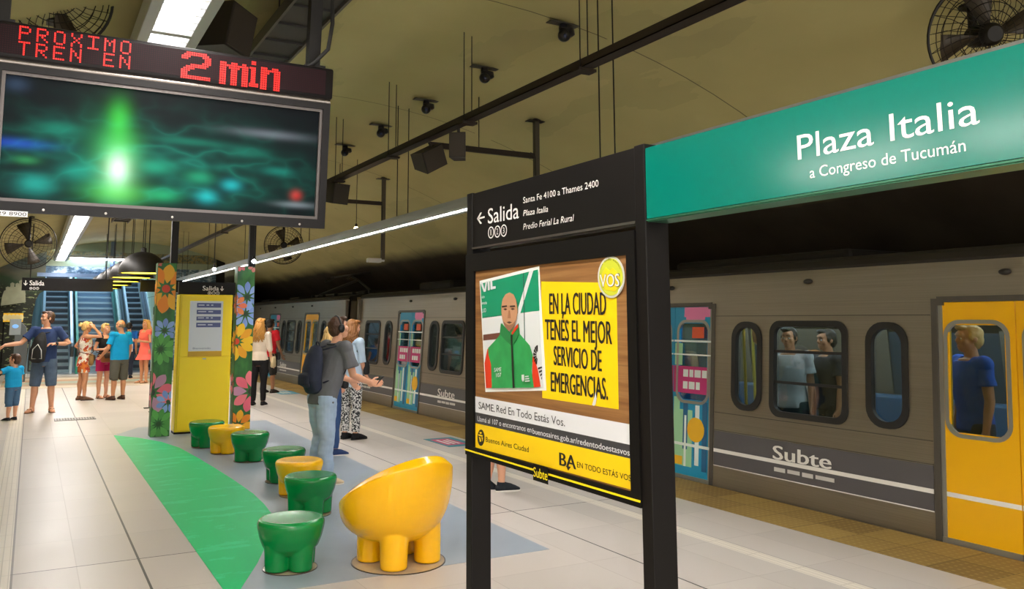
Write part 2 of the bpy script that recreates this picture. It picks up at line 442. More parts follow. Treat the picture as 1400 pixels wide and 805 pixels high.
# escalators and the fixed stairs
steel = M('brushed_steel', '9aa0a5', .32, .85, var=.12, vs=30)
def flight(name, label, cat, xa, xb, tread, y0, n_st, fixed=False):
    t = thing(name, label, cat, ((xa+xb)/2, y0, 0)); hw = (xb-xa)/2
    bm = BM(); rise, run = (.21, .21/SL)
    for i in range(n_st):
        z = i*rise; y = i*run
        box(bm, (-hw, y, z-.25), (hw, y+run+.02, z+rise)); 
    obj('steps', bm, tread, t, smooth=False)
    for i in range(n_st):
        bm = BM(); box(bm, (-hw+.005, i*run-.012, (i+1)*rise-.03), (hw-.005, i*run+.02, (i+1)*rise+.004))
        obj('step_nosing', bm, M('nosing_fixed' if fixed else 'nosing_dark', 'a9bccb' if fixed else '56626c', .4, .3), t, smooth=False)
    L = n_st*run; H = n_st*rise
    for s in (-1, 1):
        bm = BM(); a, b = (hw, hw+.07) if s > 0 else (-hw-.07, -hw)
        hexa(bm, [(a, -1.0, 0), (b, -1.0, 0), (b, L, H), (a, L, H)], [(a, -1.0, .88), (b, -1.0, .88), (b, L, H+.9), (a, L, H+.9)])
        bl = obj('balustrade', bm, M('balustrade_panel', '9fb6c6', .3, .4) if not fixed else M('balustrade_teal', '2f8d7c', .35), t, smooth=False)
        bm = BM(); c = (a+b)/2
        tube(bm, [(c, -1.25, .55), (c, -1.2, .85), (c, -1.0, .93), (c, 0, .98), (c, L, H+.98)], (.05, .035), 10, ref=(1, 0, 0))
        obj('handrail', bm, M('handrail_black', '1a1c1e', .4), bl)
    bm = BM(); box(bm, (-hw, -1.1, 0), (hw, .02, .012)); obj('landing_plate', bm, steel, t, smooth=False)
    return t
dk_tread = M('escalator_tread', '3a464f', .4, .5)
fx_tread = M('stair_tread', '6f879b', .5)
YB = YE+.5
flight('escalator', 'dark grooved escalator beside the pale tiled arch', 'escalator', E(60, 470)[0], E(96, 470)[0], dk_tread, YB, 34)
flight('staircase', 'blue grey fixed staircase between the two escalators', 'staircase', E(107, 470)[0], E(164, 470)[0], fx_tread, YB, 34, True)
flight('escalator', 'dark grooved escalator behind the bald man in turquoise', 'escalator', E(180, 470)[0], E(209, 470)[0], dk_tread, YB, 34)
bm = BM()
for i, c in enumerate(('b9a78f', '8a6a48', '5d7a64', 'a06a3e', 'c8b89a', '6a5a48')):
    box(bm, (-.6, 23.7+i*.8, .0), (3.6, 23.7+i*.8+.8, .003), i)
tag(obj('floor_mosaic', bm, [M('mosaic_%d' % i, c, .5, var=.5, vs=5, stretch=(1, 3, 1)) for i, c in enumerate(('c0b09a', '9b7f60', '8f9a86', 'b08358', 'c8b89a', '9a8a76'))], smooth=False), 'striped stone mosaic set in the floor before the escalators', 'floor mosaic')

# painted floor areas under the stools
bm = BM()
prism(bm, [(1.19, 13.68), (1.6, 14.45), (3.62, 14.45), (3.50, 5.42), (1.17, 5.42)], (0, 0, 0), (1, 0, 0), (0, 1, 0), .0015)
tag(obj('floor_paint', bm, M('blue_grey_paint', '8f9aa6', .38, var=.14, vs=1.6), smooth=False), 'blue grey painted floor field under the stools', 'floor marking')
lf = [(1.17, 13.65), (1.46, 13.2), (1.70, 12.6), (1.84, 11.93), (1.91, 11.0), (1.96, 10.13), (2.0, 9.3), (2.02, 8.48), (2.0, 7.95), (1.96, 7.5), (1.87, 7.1), (1.73, 6.7), (1.5, 6.1), (1.27, 5.58), (1.17, 5.36)]
bm = BM(); prism(bm, lf[::-1], (0, 0, .0015), (1, 0, 0), (0, 1, 0), .0015)
n = NT('green_leaf_paint', .5); n.b.inputs['Specular IOR Level'].default_value = .25
n.color(n.mix(n.f('MULTIPLY', n.f('GREATER_THAN', n.noise(1.6, 8, stretch=(1, 2.5, 1), rough=.75), .56), .35), '00bc70', '3cdca0'))
tag(obj('floor_leaf', bm, n.m, smooth=False), 'large glossy green leaf painted on the platform floor', 'floor marking')
# stickers on the tactile edge, drainage grate
def sticker(c, cols, label):
    t = thing('floor_sticker', label, 'sticker', (c[0], c[1], 0)); 
    bm = BM(); prism(bm, [(-.22, -.42), (.22, -.42), (.22, .42), (-.22, .42)], (0, 0, 0), (1, 0, 0), (0, 1, 0), .002); obj('backing', bm, M('st_'+cols[0], cols[0], .5), t, smooth=False)
    bm = BM(); prism(bm, [(-.17, -.28), (.12, -.28), (.12, .30), (-.17, .30)], (0, 0, .002), (1, 0, 0), (0, 1, 0), .0015); obj('print', bm, M('st_'+cols[1], cols[1], .5), t, smooth=False)
    bm = BM()
    for k in range(3): box(bm, (-.12+k*.075, -.2, .0035), (-.085+k*.075, .22-.06*(k % 2), .0045))
    obj('lettering', bm, M('print_white', 'e8e4dc', .5), t, smooth=False)
    return t
sticker((5.26, 10.68), ('1f7f8f', 'c43a6b'), 'teal and magenta floor sticker in front of the ad covered train door')
sticker((5.36, 19.6), ('2f9fc4', '8fb9c9'), 'blue floor sticker beside the person in red')
t = thing('floor_grate', 'grey drain grate set in the floor before the man with the sling bag', 'drain grate', (.76, 16.15, 0))
bm = BM(); box(bm, (-.32, -.17, 0), (.32, .17, .004)); obj('tray', bm, M('grate_dark', '4a4744', .6), t, smooth=False)
bm = BM()
for k in range(15): box(bm, (-.31+k*.043, -.16, .004), (-.285+k*.043, .16, .010))
box(bm, (-.32, -.17, .004), (.32, -.15, .010)); box(bm, (-.32, .15, .004), (.32, .17, .010)); box(bm, (-.32, -.012, .004), (.32, .012, .0095))
obj('grille', bm, M('grate_metal', '8d8a86', .5, .6), t, smooth=False)

# ================================================================ luminaires
hous = M('lamp_housing', 'b9bcbd', .4, .3)
def luminaire(name, label, x, z, w, y0, y1, mod, strength, tint, fins=0, drop=.16, col=None, lens=0):
    t = thing(name, label, 'ceiling light', (x, y0, z)); L = y1-y0
    hw = w/2; hc_ = col or hous
    bm = BM()
    for s in (-1, 1): box(bm, (s*hw-.035, 0, 0), (s*hw+.035, L, drop), bev=.006)
    box(bm, (-hw-.03, 0, drop), (hw+.03, L, drop+.03))
    k = 0
    while k*mod < L+.01: box(bm, (-hw, k*mod-.03, .001), (hw, k*mod+.03, .05)); k += 1
    obj('housing', bm, hc_, t, smooth=False)
    m_ = int(L/mod+.01)
    for k in range(m_):
        if fins and fins[0] <= k < fins[1]:
            bm = BM(); box(bm, (-hw+.036, k*mod+.031, .075), (hw-.036, (k+1)*mod-.031, .095)); obj('diffuser', bm, EM('tube_soft', tint, 6.0), t, smooth=False)
            continue
        if lens:
            bm = BM(); tube(bm, [(0, k*mod+.10, -.012), (0, k*mod+.14, -.012), (0, (k+1)*mod-.14, -.012), (0, (k+1)*mod-.10, -.012)], [.03, .05, .05, .03], 14); obj('lens', bm, EM('tube_lens', tint, strength), t); continue
        bm = BM(); box(bm, (-hw+.036, k*mod+.031, .055), (hw-.036, (k+1)*mod-.031, .075)); obj('diffuser', bm, EM('tube_%s' % tint, tint, strength), t, smooth=False)
    if fins:
        bm = BM(); box(bm, (-hw+.034, 0, .004), (hw-.034, .009, .058)); q = fins[0]*mod+.06
        f0 = obj('louvre_blade', bm, M('louvre_metal', '9a9da0', .22, .95), t, smooth=False); f0.location = (0, q, 0); q += .14
        while q < fins[1]*mod: f1 = f0.copy(); COL.objects.link(f1); f1.location = (0, q, 0); q += .14
    q = mod
    while q < L:
        for s in (-.07, .07):
            bm = BM(); tube(bm, [(s, q, drop+.02), (s, q, vz(x+s)-z-.002)], .006, 6); obj('suspension_rod', bm, M('rod_dark', '2b2a28', .5, .6), t)
        q += mod*2
    return t
luminaire('linear_luminaire', 'long louvred ceiling light with mirror fins running above the platform past the train display', .70, 3.56, .31, -2.4, 29.6, 1.6, LAMP*.92, 'fff8f2', (4, 10))  # unseen modules behind the camera added as fill light; louvred ones kept dimmer
luminaire('linear_luminaire', 'slim suspended grey light rail running beside the train above the platform edge', 3.79, 2.80, .15, -1.0, 27.0, 2.0, LAMP*1.5, 'fdf9f6', 0, .07, M('rail_housing', 'a9aca8', .4, .2))
luminaire('linear_luminaire', 'slim suspended light rail over the far side of the platform', -1.0, 2.82, .15, -3.4, 4.4, 1.3, LAMP*.52, 'fdf9f6', 0, .07, M('rail_housing', ''), 1)
p = onY(95, 353, YE-.3); q = onY(172, 355, YE-.3)
t = thing('tube_light', 'bright fluorescent tube above the stair opening', 'tube light', (p.x, YE-.3, p.z))
bm = BM(); box(bm, (0, 0, .03), (q.x-p.x, .1, .12)); box(bm, (0, .05, .05), (.04, .3, .1)); box(bm, (q.x-p.x-.04, .05, .05), (q.x-p.x, .3, .1)); obj('batten', bm, hous, t, smooth=False)
bm = BM(); tube(bm, [(.02, .04, 0), (q.x-p.x-.02, .04, 0)], .035, 10); obj('tube', bm, EM('bright_tube', 'dfeeff', LAMP*.6), t)
# ================================================================ the train
n = NT('train_stainless', .34, .8)
st = n.noise(3, 4, stretch=(1, .25, 60)); bl = n.noise(.8, 3)
n.color(n.mix(st, '82796b', 'a59b8c'))
n.nt.links.new(n.f('MULTIPLY_ADD', bl, .2, .26), n.b.inputs['Roughness'])
n.bump(n.noise(1.2, 3, stretch=(1, 1, .6)), .25, .02)
STEEL = n.m
RUB = M('window_rubber', '1b1917', .55)
BAND = M('train_band', '565356', .45)
WHITE = M('train_white', 'ece9e4', .4)
ROOF = M('train_roof', '26221d', .8, var=.25, vs=3)
SEAM = M('train_seam', '5e584f', .5, .5)
DYEL = M('door_yellow', 'f2b40a', .32)
DBLUE = M('ad_blue', '1492bd', .35)
INT = M('train_interior', 'b9bdb6', .5)
GL = GLASS('train_glass', 'c6d0ce', mixf=.06)
GLF = GLASS('ad_window_film', '7fc0d4', mixf=.15)
UX, UY = V((0, -1, 0)), V((.07, 0, 1)); NX = V((-1, 0, .07)).normalized(); O_ = V((6.33, 0, 0))
def W(y, z, d=0): return V((6.33+.07*z, y, z)) + NX*d
def wrect(bm, y0, y1, z0, z1, d0, d1, mi=0):
    c = [(y0, z0), (y1, z0), (y1, z1), (y0, z1)]
    hexa(bm, [W(y, z, d0) for y, z in c], [W(y, z, d1) for y, z in c], mi)
ZB, ZT = -.18, 2.18
def add_text(nm, s, y_l, y_r, z, cap, d, mat, par, bold=.02):
    bm = BM(); text(bm, s, W(y_l, z, d), W(y_r, z, d), cap, NX, bold=bold, t=.001, up=UY); return obj(nm, bm, mat, par, smooth=False)
def window(par, yc, wd, z0, z1, bars, r):
    h = z1-z0; zc = (z0+z1)/2
    o = O_ + UY*zc; o = V((6.33+.07*zc, yc, zc))
    bm = BM()
    frame(bm, rrect(wd, h, r), rrect(wd-.112, h-.112, r-.035), o - NX*.03, UX, UY, .045)
    for b in bars: wrect(bm, yc-wd/2+.04, yc+wd/2-.04, z0+h*b-.013, z0+h*b+.013, -.028, .004)
    f = obj('window', bm, RUB, par)
    bm = BM(); wrect(bm, yc-wd/2+.03, yc+wd/2-.03, z0+.03, z1-.03, -.026, -.02); obj('pane', bm, GL, f, smooth=False)
def leaf(par, ya, yb, style, right):
    """door leaf between ya (image right) and yb (image left)"""
    w_ = yb-ya; cw = rrect(w_-.13, .86, .12); zc = 1.245; yc = (ya+yb)/2
    mat = DYEL if style == 'yellow' else DBLUE
    bm = BM(); z0, z1 = .0, 1.84
    wy0, wy1 = yc-(w_-.16)/2, yc+(w_-.16)/2
    wrect(bm, ya, wy0, z0, z1, -.05, -.012); wrect(bm, wy1, yb, z0, z1, -.05, -.012)
    wrect(bm, wy0, wy1, z0, zc-.415, -.05, -.012); wrect(bm, wy0, wy1, zc+.415, z1, -.05, -.012)
    d = obj('door', bm, mat, par, smooth=False)
    bm = BM(); o = V((6.33+.07*zc, yc, zc))
    frame(bm, rrect(w_-.08, .91, .13), rrect(w_-.14, .85, .11), o-NX*.03, UX, UY, .024)
    obj('window_trim', bm, M('door_trim', 'a6a49d', .35, .7), d)
    bm = BM(); wrect(bm, wy0-.01, wy1+.01, zc-.43, zc+.43, -.032, -.027); obj('pane', bm, GL if style == 'yellow' else GLF, d, smooth=False)
    bm = BM(); wrect(bm, ya, yb, -.03, .03, -.02, .0); e = ya if right else yb-.035
    wrect(bm, e-.0, e+.035, .03, z1, -.03, -.006); obj('door_edge', bm, M('door_trim', ''), d, smooth=False)
    P = lambda a0, a1, za, zb, q, dd=.002: wrect(q, yb-w_*a1, yb-w_*a0, za, zb, -.013, -.013+dd)
    if style == 'yellow':
        bm = BM(); wrect(bm, ya, yb, .335, .37, -.013, -.010); obj('stripe', bm, WHITE, d, smooth=False)
    else:
        cols = [M('ad_'+c, c, .4) for c in ('e77fb0', 'c22d74', 'e9f2ee', '9ed2a4', 'f0b81c', '1f5f8a', 'd8562e', '6fc3d8')]
        bm = BM()
        if right: P(.25, .99, 1.73, 1.838, bm); P(.3, .8, 1.70, 1.73, bm)
        bm2 = BM(); P(.0, .99, .90, 1.19, bm2, .004)
        obj('ad_print', bm2, cols[1], d, smooth=False)
        if right: obj('ad_print', bm, cols[0], d, smooth=False)
        else: bm.free()
        bm = BM(); P(.02, .98, 1.455, 1.475, bm, .018); P(.02, .98, 1.31, 1.325, bm, .018); P(.02, .98, .335, .365, bm, .007)
        for r0, ws in ((1.075, (.13, .10, .16, .12)), (.945, (.12, .15, .1))):
            q = .26
            for k in ws: P(q, q+k, r0, r0+.08, bm, .006); q += k+.035
        obj('ad_print', bm, cols[2], d, smooth=False)
        bm = BM(); P(.02, .22, 1.20, 1.44, bm, .003); P(.04, .52, .12, .72, bm, .003); P(.02, .18, .5, .85, bm, .004); obj('ad_print', bm, cols[3], d, smooth=False)
        bm = BM(); P(.28, .40, .3, .80, bm, .005); P(.78, .9, .1, .82, bm, .005); P(.58, .66, .2, .7, bm, .005); obj('ad_print', bm, cols[5], d, smooth=False)
        bm = BM(); P(.60, .70, .15, .78, bm, .006); P(.32, .37, .12, .66, bm, .007); obj('ad_print', bm, cols[2], d, smooth=False)
        bm = BM()
        if right:
            oo = W(yb-w_*.62, .52, -.013); prism(bm, [(.13*math.cos(a*PI/12), .13*math.sin(a*PI/12)) for a in range(24)], oo, UX, UY, .008)
        P(.08, .28, .13, .22, bm, .006); obj('ad_print', bm, cols[4], d, smooth=False)
        bm = BM(); P(.5, .78, 1.50, 1.62, bm, .019); obj('sticker', bm, cols[6], d, smooth=False)
def train_car(y0, y1, doors, label, logos, roof_units):
    t = thing('train_car', label, 'train', (0, 0, 0), 0, 'train cars standing at the platform')
    wins, holes = [], []
    for yc, st_ in doors: holes.append((yc-.62, yc+.62, -.03, 1.85))
    ds = sorted(d[0] for d in doors)
    for a, b in zip(ds, ds[1:]):
        wins += [(a+1.06, .40, 'n'), ((a+b)/2+.02, .89, 'w'), (b-1.10, .40, 'n')]
    wins += [(ds[0]-1.08, .40, 'n'), (ds[0]-1.98, .89, 'w'), (ds[-1]+1.10, .40, 'n'), (ds[-1]+2.0, .89, 'w')]
    wins = [q for q in wins if y0+.3 < q[0] < y1-.3]
    zz = {'n': (.79, 1.68), 'w': (.77, 1.69)}
    for yc, wd, k in wins: holes.append((yc-wd/2+.052, yc+wd/2-.052, zz[k][0]+.052, zz[k][1]-.052))
    for far in (0, 1):                     # near side, then the far side mirrored about the car's middle
        bm = BM()
        hl = [q for q in holes if q[2] > 0] if far else holes
        ys = sorted({y0, y1} | {h for q in hl for h in q[:2]})
        for a, b in zip(ys, ys[1:]):
            m_ = (a+b)/2; segs = sorted((q[2], q[3]) for q in hl if q[0] < m_ < q[1])
            z = ZB
            for s0, s1 in segs+[(ZT, ZT)]:
                if s0 > z+1e-4: wrect(bm, a, b, z, s0, -.05, 0)
                z = s1
        if far: bmesh.ops.transform(bm, matrix=Matrix.Translation((15.34, 0, 0)) @ Matrix.Diagonal((-1, 1, 1, 1)), verts=bm.verts[:])
        obj('side_wall', bm, STEEL, t, smooth=False)
    for yc, wd, k in wins:
        bm = BM(); wrect(bm, yc-wd/2+.03, yc+wd/2-.03, zz[k][0]+.03, zz[k][1]-.03, -.03, -.02); bmesh.ops.transform(bm, matrix=Matrix.Translation((15.34, 0, 0)) @ Matrix.Diagonal((-1, 1, 1, 1)), verts=bm.verts[:]); obj('far_pane', bm, M('far_glass', '39424a', .12), t, smooth=False)
        window(t, yc, wd, *zz[k], (.36, .68) if k == 'w' else (), .17 if k == 'n' else .12)
    for yc, st_ in doors:
        leaf(t, yc-.60, yc-.004, st_, True); leaf(t, yc+.004, yc+.60, st_, False)
        bm = BM()
        for s in (-1, 1): wrect(bm, yc+s*.625-.025, yc+s*.625+.025, -.02, 1.83, -.05, .010)
        o = V((6.33+.07*1.80, yc, 1.80))
        wrect(bm, yc-.60, yc+.60, 1.842, 1.885, -.05, .012)
        for s in (-1, 1): wrect(bm, yc+s*.60-.05, yc+s*.60+.05, 1.815, 1.87, -.05, .011)
        obj('door_surround', bm, M('door_surround', '5b564f', .45, .5), t, smooth=False)
    # band, stripes, seams between the doors
    segs = []; e = y0+.02
    for yc in ds: segs.append((e, yc-.66)); e = yc+.66
    segs.append((e, y1-.02))
    for a, b in segs:
        if b-a < .2: continue
        bm = BM(); wrect(bm, a, b, .20, .55, .0, .004); bd = obj('band', bm, BAND, t, smooth=False)
        bm = BM(); wrect(bm, a, b, .335, .37, .003, .007); obj('stripe', bm, WHITE, bd, smooth=False)
        bm = BM(); wrect(bm, a, b, .196, .204, .003, .006); obj('stripe', bm, WHITE, bd, smooth=False)
        for z in (.555, .735, 1.735):
            bm = BM(); wrect(bm, a, b, z, z+.007, -.001, .004); obj('seam', bm, SEAM, t, smooth=False)
    for c in logos:
        add_text('logo', 'Subte', c+.36, c-.30, .375, .125, .010, WHITE, t, .06)
        bm = BM()
        for k, (a, b) in enumerate(((.35, .22), (.19, .05), (.02, -.10), (-.13, -.33))): wrect(bm, c-(-b) if 0 else c+b, c+a, .262+.004*(k % 2), .300, .004, .008)
        obj('logo_caption', bm, M('logo_pale', 'cfccc8', .45), t, smooth=False)
    # roof, gutter, ends, floor, interior
    prof = [(6.483, 2.165), (6.46, 2.19), (6.50, 2.245), (6.72, 2.29), (7.1, 2.32), (7.67, 2.335)]
    prof = prof + [(15.34-x, z) for x, z in prof[-2::-1]]
    bm = BM(); pp = prof+[(15.34-6.52, 2.13), (6.52, 2.13)]
    A = [bm.verts.new((x, y0, z)) for x, z in pp]; B = [bm.verts.new((x, y1, z)) for x, z in pp]
    for i in range(len(pp)): face(bm, [A[i], A[(i+1) % len(pp)], B[(i+1) % len(pp)], B[i]])
    face(bm, A[::-1]); face(bm, B); obj('roof', bm, ROOF, t)
    bm = BM()
    for yy in (y0, y1-.06): box(bm, (6.40, yy, -.1), (8.94, yy+.06, 2.15))
    obj('end_wall', bm, M('train_end', '6f675a', .5, .4), t, smooth=False)
    bm = BM(); box(bm, (6.36, y0, -.16), (8.98, y1, -.02)); box(bm, (6.6, y0+.4, -.85), (8.74, y1-.4, -.16)); obj('underframe', bm, M('train_under', '1d1a17', .8), t, smooth=False)
    bm = BM(); box(bm, (6.45, y0+.06, -.02), (8.89, y1-.06, .0)); obj('interior_floor', bm, M('train_floor', '4a4f55', .5), t, smooth=False)
    bm = BM(); box(bm, (6.55, y0+.1, 2.06), (8.79, y1-.1, 2.10)); obj('interior_ceiling', bm, INT, t, smooth=False)
    for xx in (7.1, 8.2):
        bm = BM(); box(bm, (xx-.05, y0+.3, 2.02), (xx+.05, y1-.3, 2.058)); obj('interior_light', bm, EM('train_light', 'f0f6ff', 14.0), t, smooth=False)
    for a, b in zip(ds, ds[1:]):
        bm = BM(); box(bm, (8.25, a+.8, .0), (8.7, b-.8, .42), bev=.03); box(bm, (8.62, a+.8, .42), (8.78, b-.8, .85), bev=.03); obj('bench', bm, M('bench_blue', '2d4f6e', .6), t, smooth=False)
    gp = M('grab_pole', 'b8a23a', .35, .3)
    for yc in ds:
        for dx, dy in ((6.75, -.75), (6.75, .75), (7.67, 0)):
            bm = BM(); tube(bm, [(dx, yc+dy, 0), (dx, yc+dy, 2.06)], .017, 8); obj('grab_pole', bm, gp, t)
    bm = BM(); tube(bm, [(7.1, y0+.3, 1.82), (7.1, y1-.3, 1.82)], .015, 8); obj('grab_rail', bm, gp, t)
    for q in [yc+.05 for yc in ds]+[(a+b)/2 for a, b in zip(ds, ds[1:])]:
        bm = BM(); ball(bm, W(q, 2.06, .012), (.03, .05, .025), u=10, v=6); obj('marker_lamp', bm, M('marker_dark', '2a2622', .5), t)
    for (ya, yb, xa, xb, hgt) in roof_units:
        bm = BM(); box(bm, (xa, ya, 2.27), (xb, yb, 2.30+hgt), bev=.05); obj('roof_unit', bm, M('roof_unit', '1e1915', .7), t, smooth=False)
    return t
carA = train_car(.70, 17.70, [(3.58, 'yellow'), (7.32, 'ad'), (11.07, 'ad'), (14.82, 'ad')], 'stainless train car with a yellow door, the one nearer the green station sign', [5.50, 9.2, 13.03, 17.02], [(1.2, 3.0, 7.0, 8.3, .12), (5.4, 7.9, 7.0, 8.3, .10), (14.2, 15.7, 7.0, 8.3, .16)])
carB = train_car(18.48, 35.4, [(21.30, 'yellow'), (25.05, 'ad'), (28.8, 'yellow'), (32.5, 'ad')], 'stainless train car farther down the platform with a pantograph on its roof', [19.5, 23.6, 27.2], [(16.9+2.0, 19.4, 7.0, 8.3, .10), (24.5, 25.6, 7.0, 8.3, .08), (28, 29.2, 7.0, 8.3, .08)])
# gangway and pantograph belong to the second car
bm = BM(); y = 17.72
while y < 18.47: box(bm, (6.66, y, -.1), (8.68, min(y+.05, 18.47), 2.22)); y += .07
obj('gangway', bm, M('gangway_rubber', '6a5c46', .8), carB, smooth=False)
bm = BM(); z0 = 2.36
def panto(bm, yb):
    for s in (-.55, .55):
        tube(bm, [(7.67+s, yb-2.0, z0), (7.67+s, yb+2.6, z0)], .04, 6)
        tube(bm, [(7.67+s, yb+2.2, z0+.03), (7.67+s*.8, yb-.6, z0+.34)], .035, 6); tube(bm, [(7.67+s*.8, yb-.6, z0+.34), (7.67+s*.5, yb+.5, z0+.50)], .03, 6)
        tube(bm, [(7.67+s, yb-1.8, z0+.03), (7.67+s*.8, yb-.6, z0+.34)], .03, 6)
    for d in (-2.0, -.8, .6, 1.6, 2.6): tube(bm, [(7.0, yb+d, z0), (8.35, yb+d, z0)], .04, 6)
    for d in (-1.0, .45, .75): tube(bm, [(6.80, yb+d, z0+.34), (6.95, yb+d, z0+.45), (7.25, yb+d, z0+.50), (8.1, yb+d, z0+.50), (8.4, yb+d, z0+.45), (8.55, yb+d, z0+.34)], .028, 6)
    for s in (6.95, 8.4): tube(bm, [(s, yb-1.0, z0+.45), (s, yb+.75, z0+.45)], .022, 6)
    for q in ((7.1, -1.6), (8.2, -1.6), (7.1, 2.2), (8.2, 2.2)): lathe(bm, [(.05, -.1), (.09, -.06), (.05, -.03), (.09, 0), (.05, .03)], (q[0], yb+q[1], z0-.02), 10)
panto(bm, 20.6); obj('pantograph', bm, M('pantograph_metal', '3b3732', .5, .6), carB)
# overhead conductor rail and pipes along the tunnel vault
bm = BM(); tube(bm, [(7.67, -6, 2.99), (7.67, 60, 2.99)], .035, 8)
for k in range(22): tube(bm, [(7.67, -5+k*3, 2.99), (7.67, -5+k*3, vz(7.67)+.01)], .012, 6)
tag(obj('conductor_rail', bm, M('rail_steel', '')), 'dark overhead conductor rail above the train roof', 'power rail')
for k, (px, py) in enumerate(((1160, 343), (1160, 330))):
    p = onX(px, py, 8.75); bm = BM(); tube(bm, [(8.75, -6, p.z), (8.75, 60, p.z)], .05 if k == 0 else .025, 10)
    for q in range(16): box(bm, (8.70, -5+q*4, p.z-.06), (9.6, -4.96+q*4, p.z-.03))
    tag(obj('cable_pipe', bm, M('pipe_brown', '2e2519', .7)), ('thick' if k == 0 else 'thin')+' dark pipe along the tunnel wall above the train', 'pipe')
# ================================================================ station sign on two posts
BLK = M('sign_black', '151211', .45, 0, spec=.18)
BLK2 = M('sign_frame_black', '110f0e', .5, 0, spec=.15)
TXT = M('sign_white', 'efece8', .5)
SX = 2.0
def S(x, y, k=0): return onX(x, y, SX-.0015*k)
NXM = (-1, 0, 0)
def stext(bm, s, xl, yl, xr, yr, yt, k=1, mi=0, bold=0, shear=0):
    a = onX(xl, yl, SX); b = onX(xr, yr, SX); cap = onX(xl, yt, SX).z - a.z
    a.x = b.x = SX - .0015*k
    text(bm, s, a, b, cap, NXM, mi, bold, shear, t=.0006)
def sshape(bm, pts, k, mi=0, t=.0012):
    q = [S(x, y) for x, y in pts]
    for p in q: p.x = SX-.0015*k+.0004
    slab(bm, q, NXM, t, mi)
A_ = lambda x, y: (630+x/2.981, 190+y/2.981)      # survey crops of the photograph
B_ = lambda x, y: (640+x/3.8333, 350+y/3.8333)
D_ = lambda x, y: (640+x/4.736, 530+y/4.736)
yL, yR = 3.86, 2.41
t = thing('information_sign', 'black two-post information sign with exit panel above a yellow poster', 'sign', (SX, (yL+yR)/2, 0))
OFF = V((-SX, -(yL+yR)/2, 0))
def sobj(nm, bm, mat, par=t, **k):
    o = obj(nm, bm, mat, par, **k)
    o.data.transform(Matrix.Translation(OFF)); return o
for y in (yL-.055, yR):
    bm = BM(); box(bm, (SX-.004, y, 0), (SX+.108, y+.06, 2.362), bev=.004); po = sobj('post', bm, BLK, smooth=False)
    bm = BM(); box(bm, (SX-.03, y-.03, 0), (SX+.135, y+.09, .012)); sobj('base_plate', bm, BLK2, po, smooth=False)
zb = S(*A_(50, 445)).z; z1 = S(*A_(50, 232)).z
bm = BM(); box(bm, (SX, yR+.06, zb), (SX+.10, yL-.055, z1+.012), bev=.002); hd = sobj('exit_panel', bm, BLK, smooth=False)
bm = BM(); box(bm, (SX-.004, yR+.06, zb-.006), (SX+.05, yL-.055, zb+.004)); sobj('panel_lip', bm, M('sign_lip', '6e6660', .3, .7), hd, smooth=False)
bm = BM()
stext(bm, 'Salida', *A_(112, 345), *A_(238, 322), A_(0, 285)[1], bold=.008)
stext(bm, 'Santa Fe 4100 a Thames 2400', *A_(256, 262), *A_(563, 193), A_(0, 238)[1])
stext(bm, 'Plaza Italia', *A_(256, 314), *A_(357, 296), A_(0, 291)[1], shear=.2, bold=.006)
stext(bm, 'Predio Ferial La Rural', *A_(256, 370), *A_(463, 333), A_(0, 346)[1], shear=.2, bold=.006)
for (a, b), s in zip(((124, 381), (150, 377), (176, 373)), '123'):
    c = S(*A_(a, b)); r = .030
    frame(bm, [(r*math.cos(i*PI/12), r*math.sin(i*PI/12)) for i in range(24)], [(.82*r*math.cos(i*PI/12), .82*r*math.sin(i*PI/12)) for i in range(24)], (SX-.0008, c.y, c.z), (0, -1, 0), (0, 0, 1), .001)
    q_ = 1.4 if s == '1' else 3.4
    stext(bm, s, *A_(a-q_, b+12), *A_(a+q_, b+11), A_(0, b-12)[1])
for pts in ([(70, 322), (98, 314), (98, 321), (70, 329)], [(67, 325), (81, 300), (87, 299), (74, 325)], [(67, 325), (74, 325), (87, 344), (81, 346)]): sshape(bm, [A_(*p) for p in pts], 1)
sobj('lettering', bm, TXT, hd, smooth=False)
# poster case
q = [S(*B_(44, 70)), S(863.8, 343), S(866.5, 672), S(650.6, 611)]
zt_, zb_ = S(646, 353).z, S(646, 618).z
ywl, ywr = S(650.4, 450).y, S(861, 450).y
pzt, pzb = S(650.4, 371).z, S(651, 611.3).z
bm = BM()
box(bm, (SX+.004, yR+.06, zb_), (SX+.10, yL-.055, zt_+.02))
sobj('poster_case', bm, BLK2, smooth=False)
case = t.children[-1]
bm = BM()
frame(bm, [(-(yR+.06), zt_+.02), (-(yL-.0), zt_+.02), (-(yL-.0), zb_-.016), (-(yR+.055), zb_-.016)], [(-ywr, pzt), (-ywl, pzt), (-ywl, pzb), (-ywr, pzb)], (SX+.006, 0, 0), (0, -1, 0), (0, 0, 1), .018)
sobj('case_frame', bm, BLK2, case, smooth=False)
bm = BM(); zl = S(644, 614.6).z
box(bm, (SX-.0165, yR+.056, zl-.006), (SX-.012, yL, zl+.001)); sobj('yellow_line', bm, M('line_yellow', 'f3dc12', .4), case, smooth=False)
bm = BM(); a = onX(730.5, 647, SX-.014); b = onX(749.5, 651.5, SX-.014); box(bm, (SX-.0175, b.y-.004, a.z-.028), (SX-.0164, a.y+.004, a.z+.042)); sobj('logo_backing', bm, BLK2, case, smooth=False)
bm = BM(); text(bm, 'Subte', (SX-.0175, a.y, a.z-.012), (SX-.0175, b.y, a.z-.012), .040, NXM, bold=.02, t=.001); sobj('logo', bm, M('line_yellow', ''), case, smooth=False)
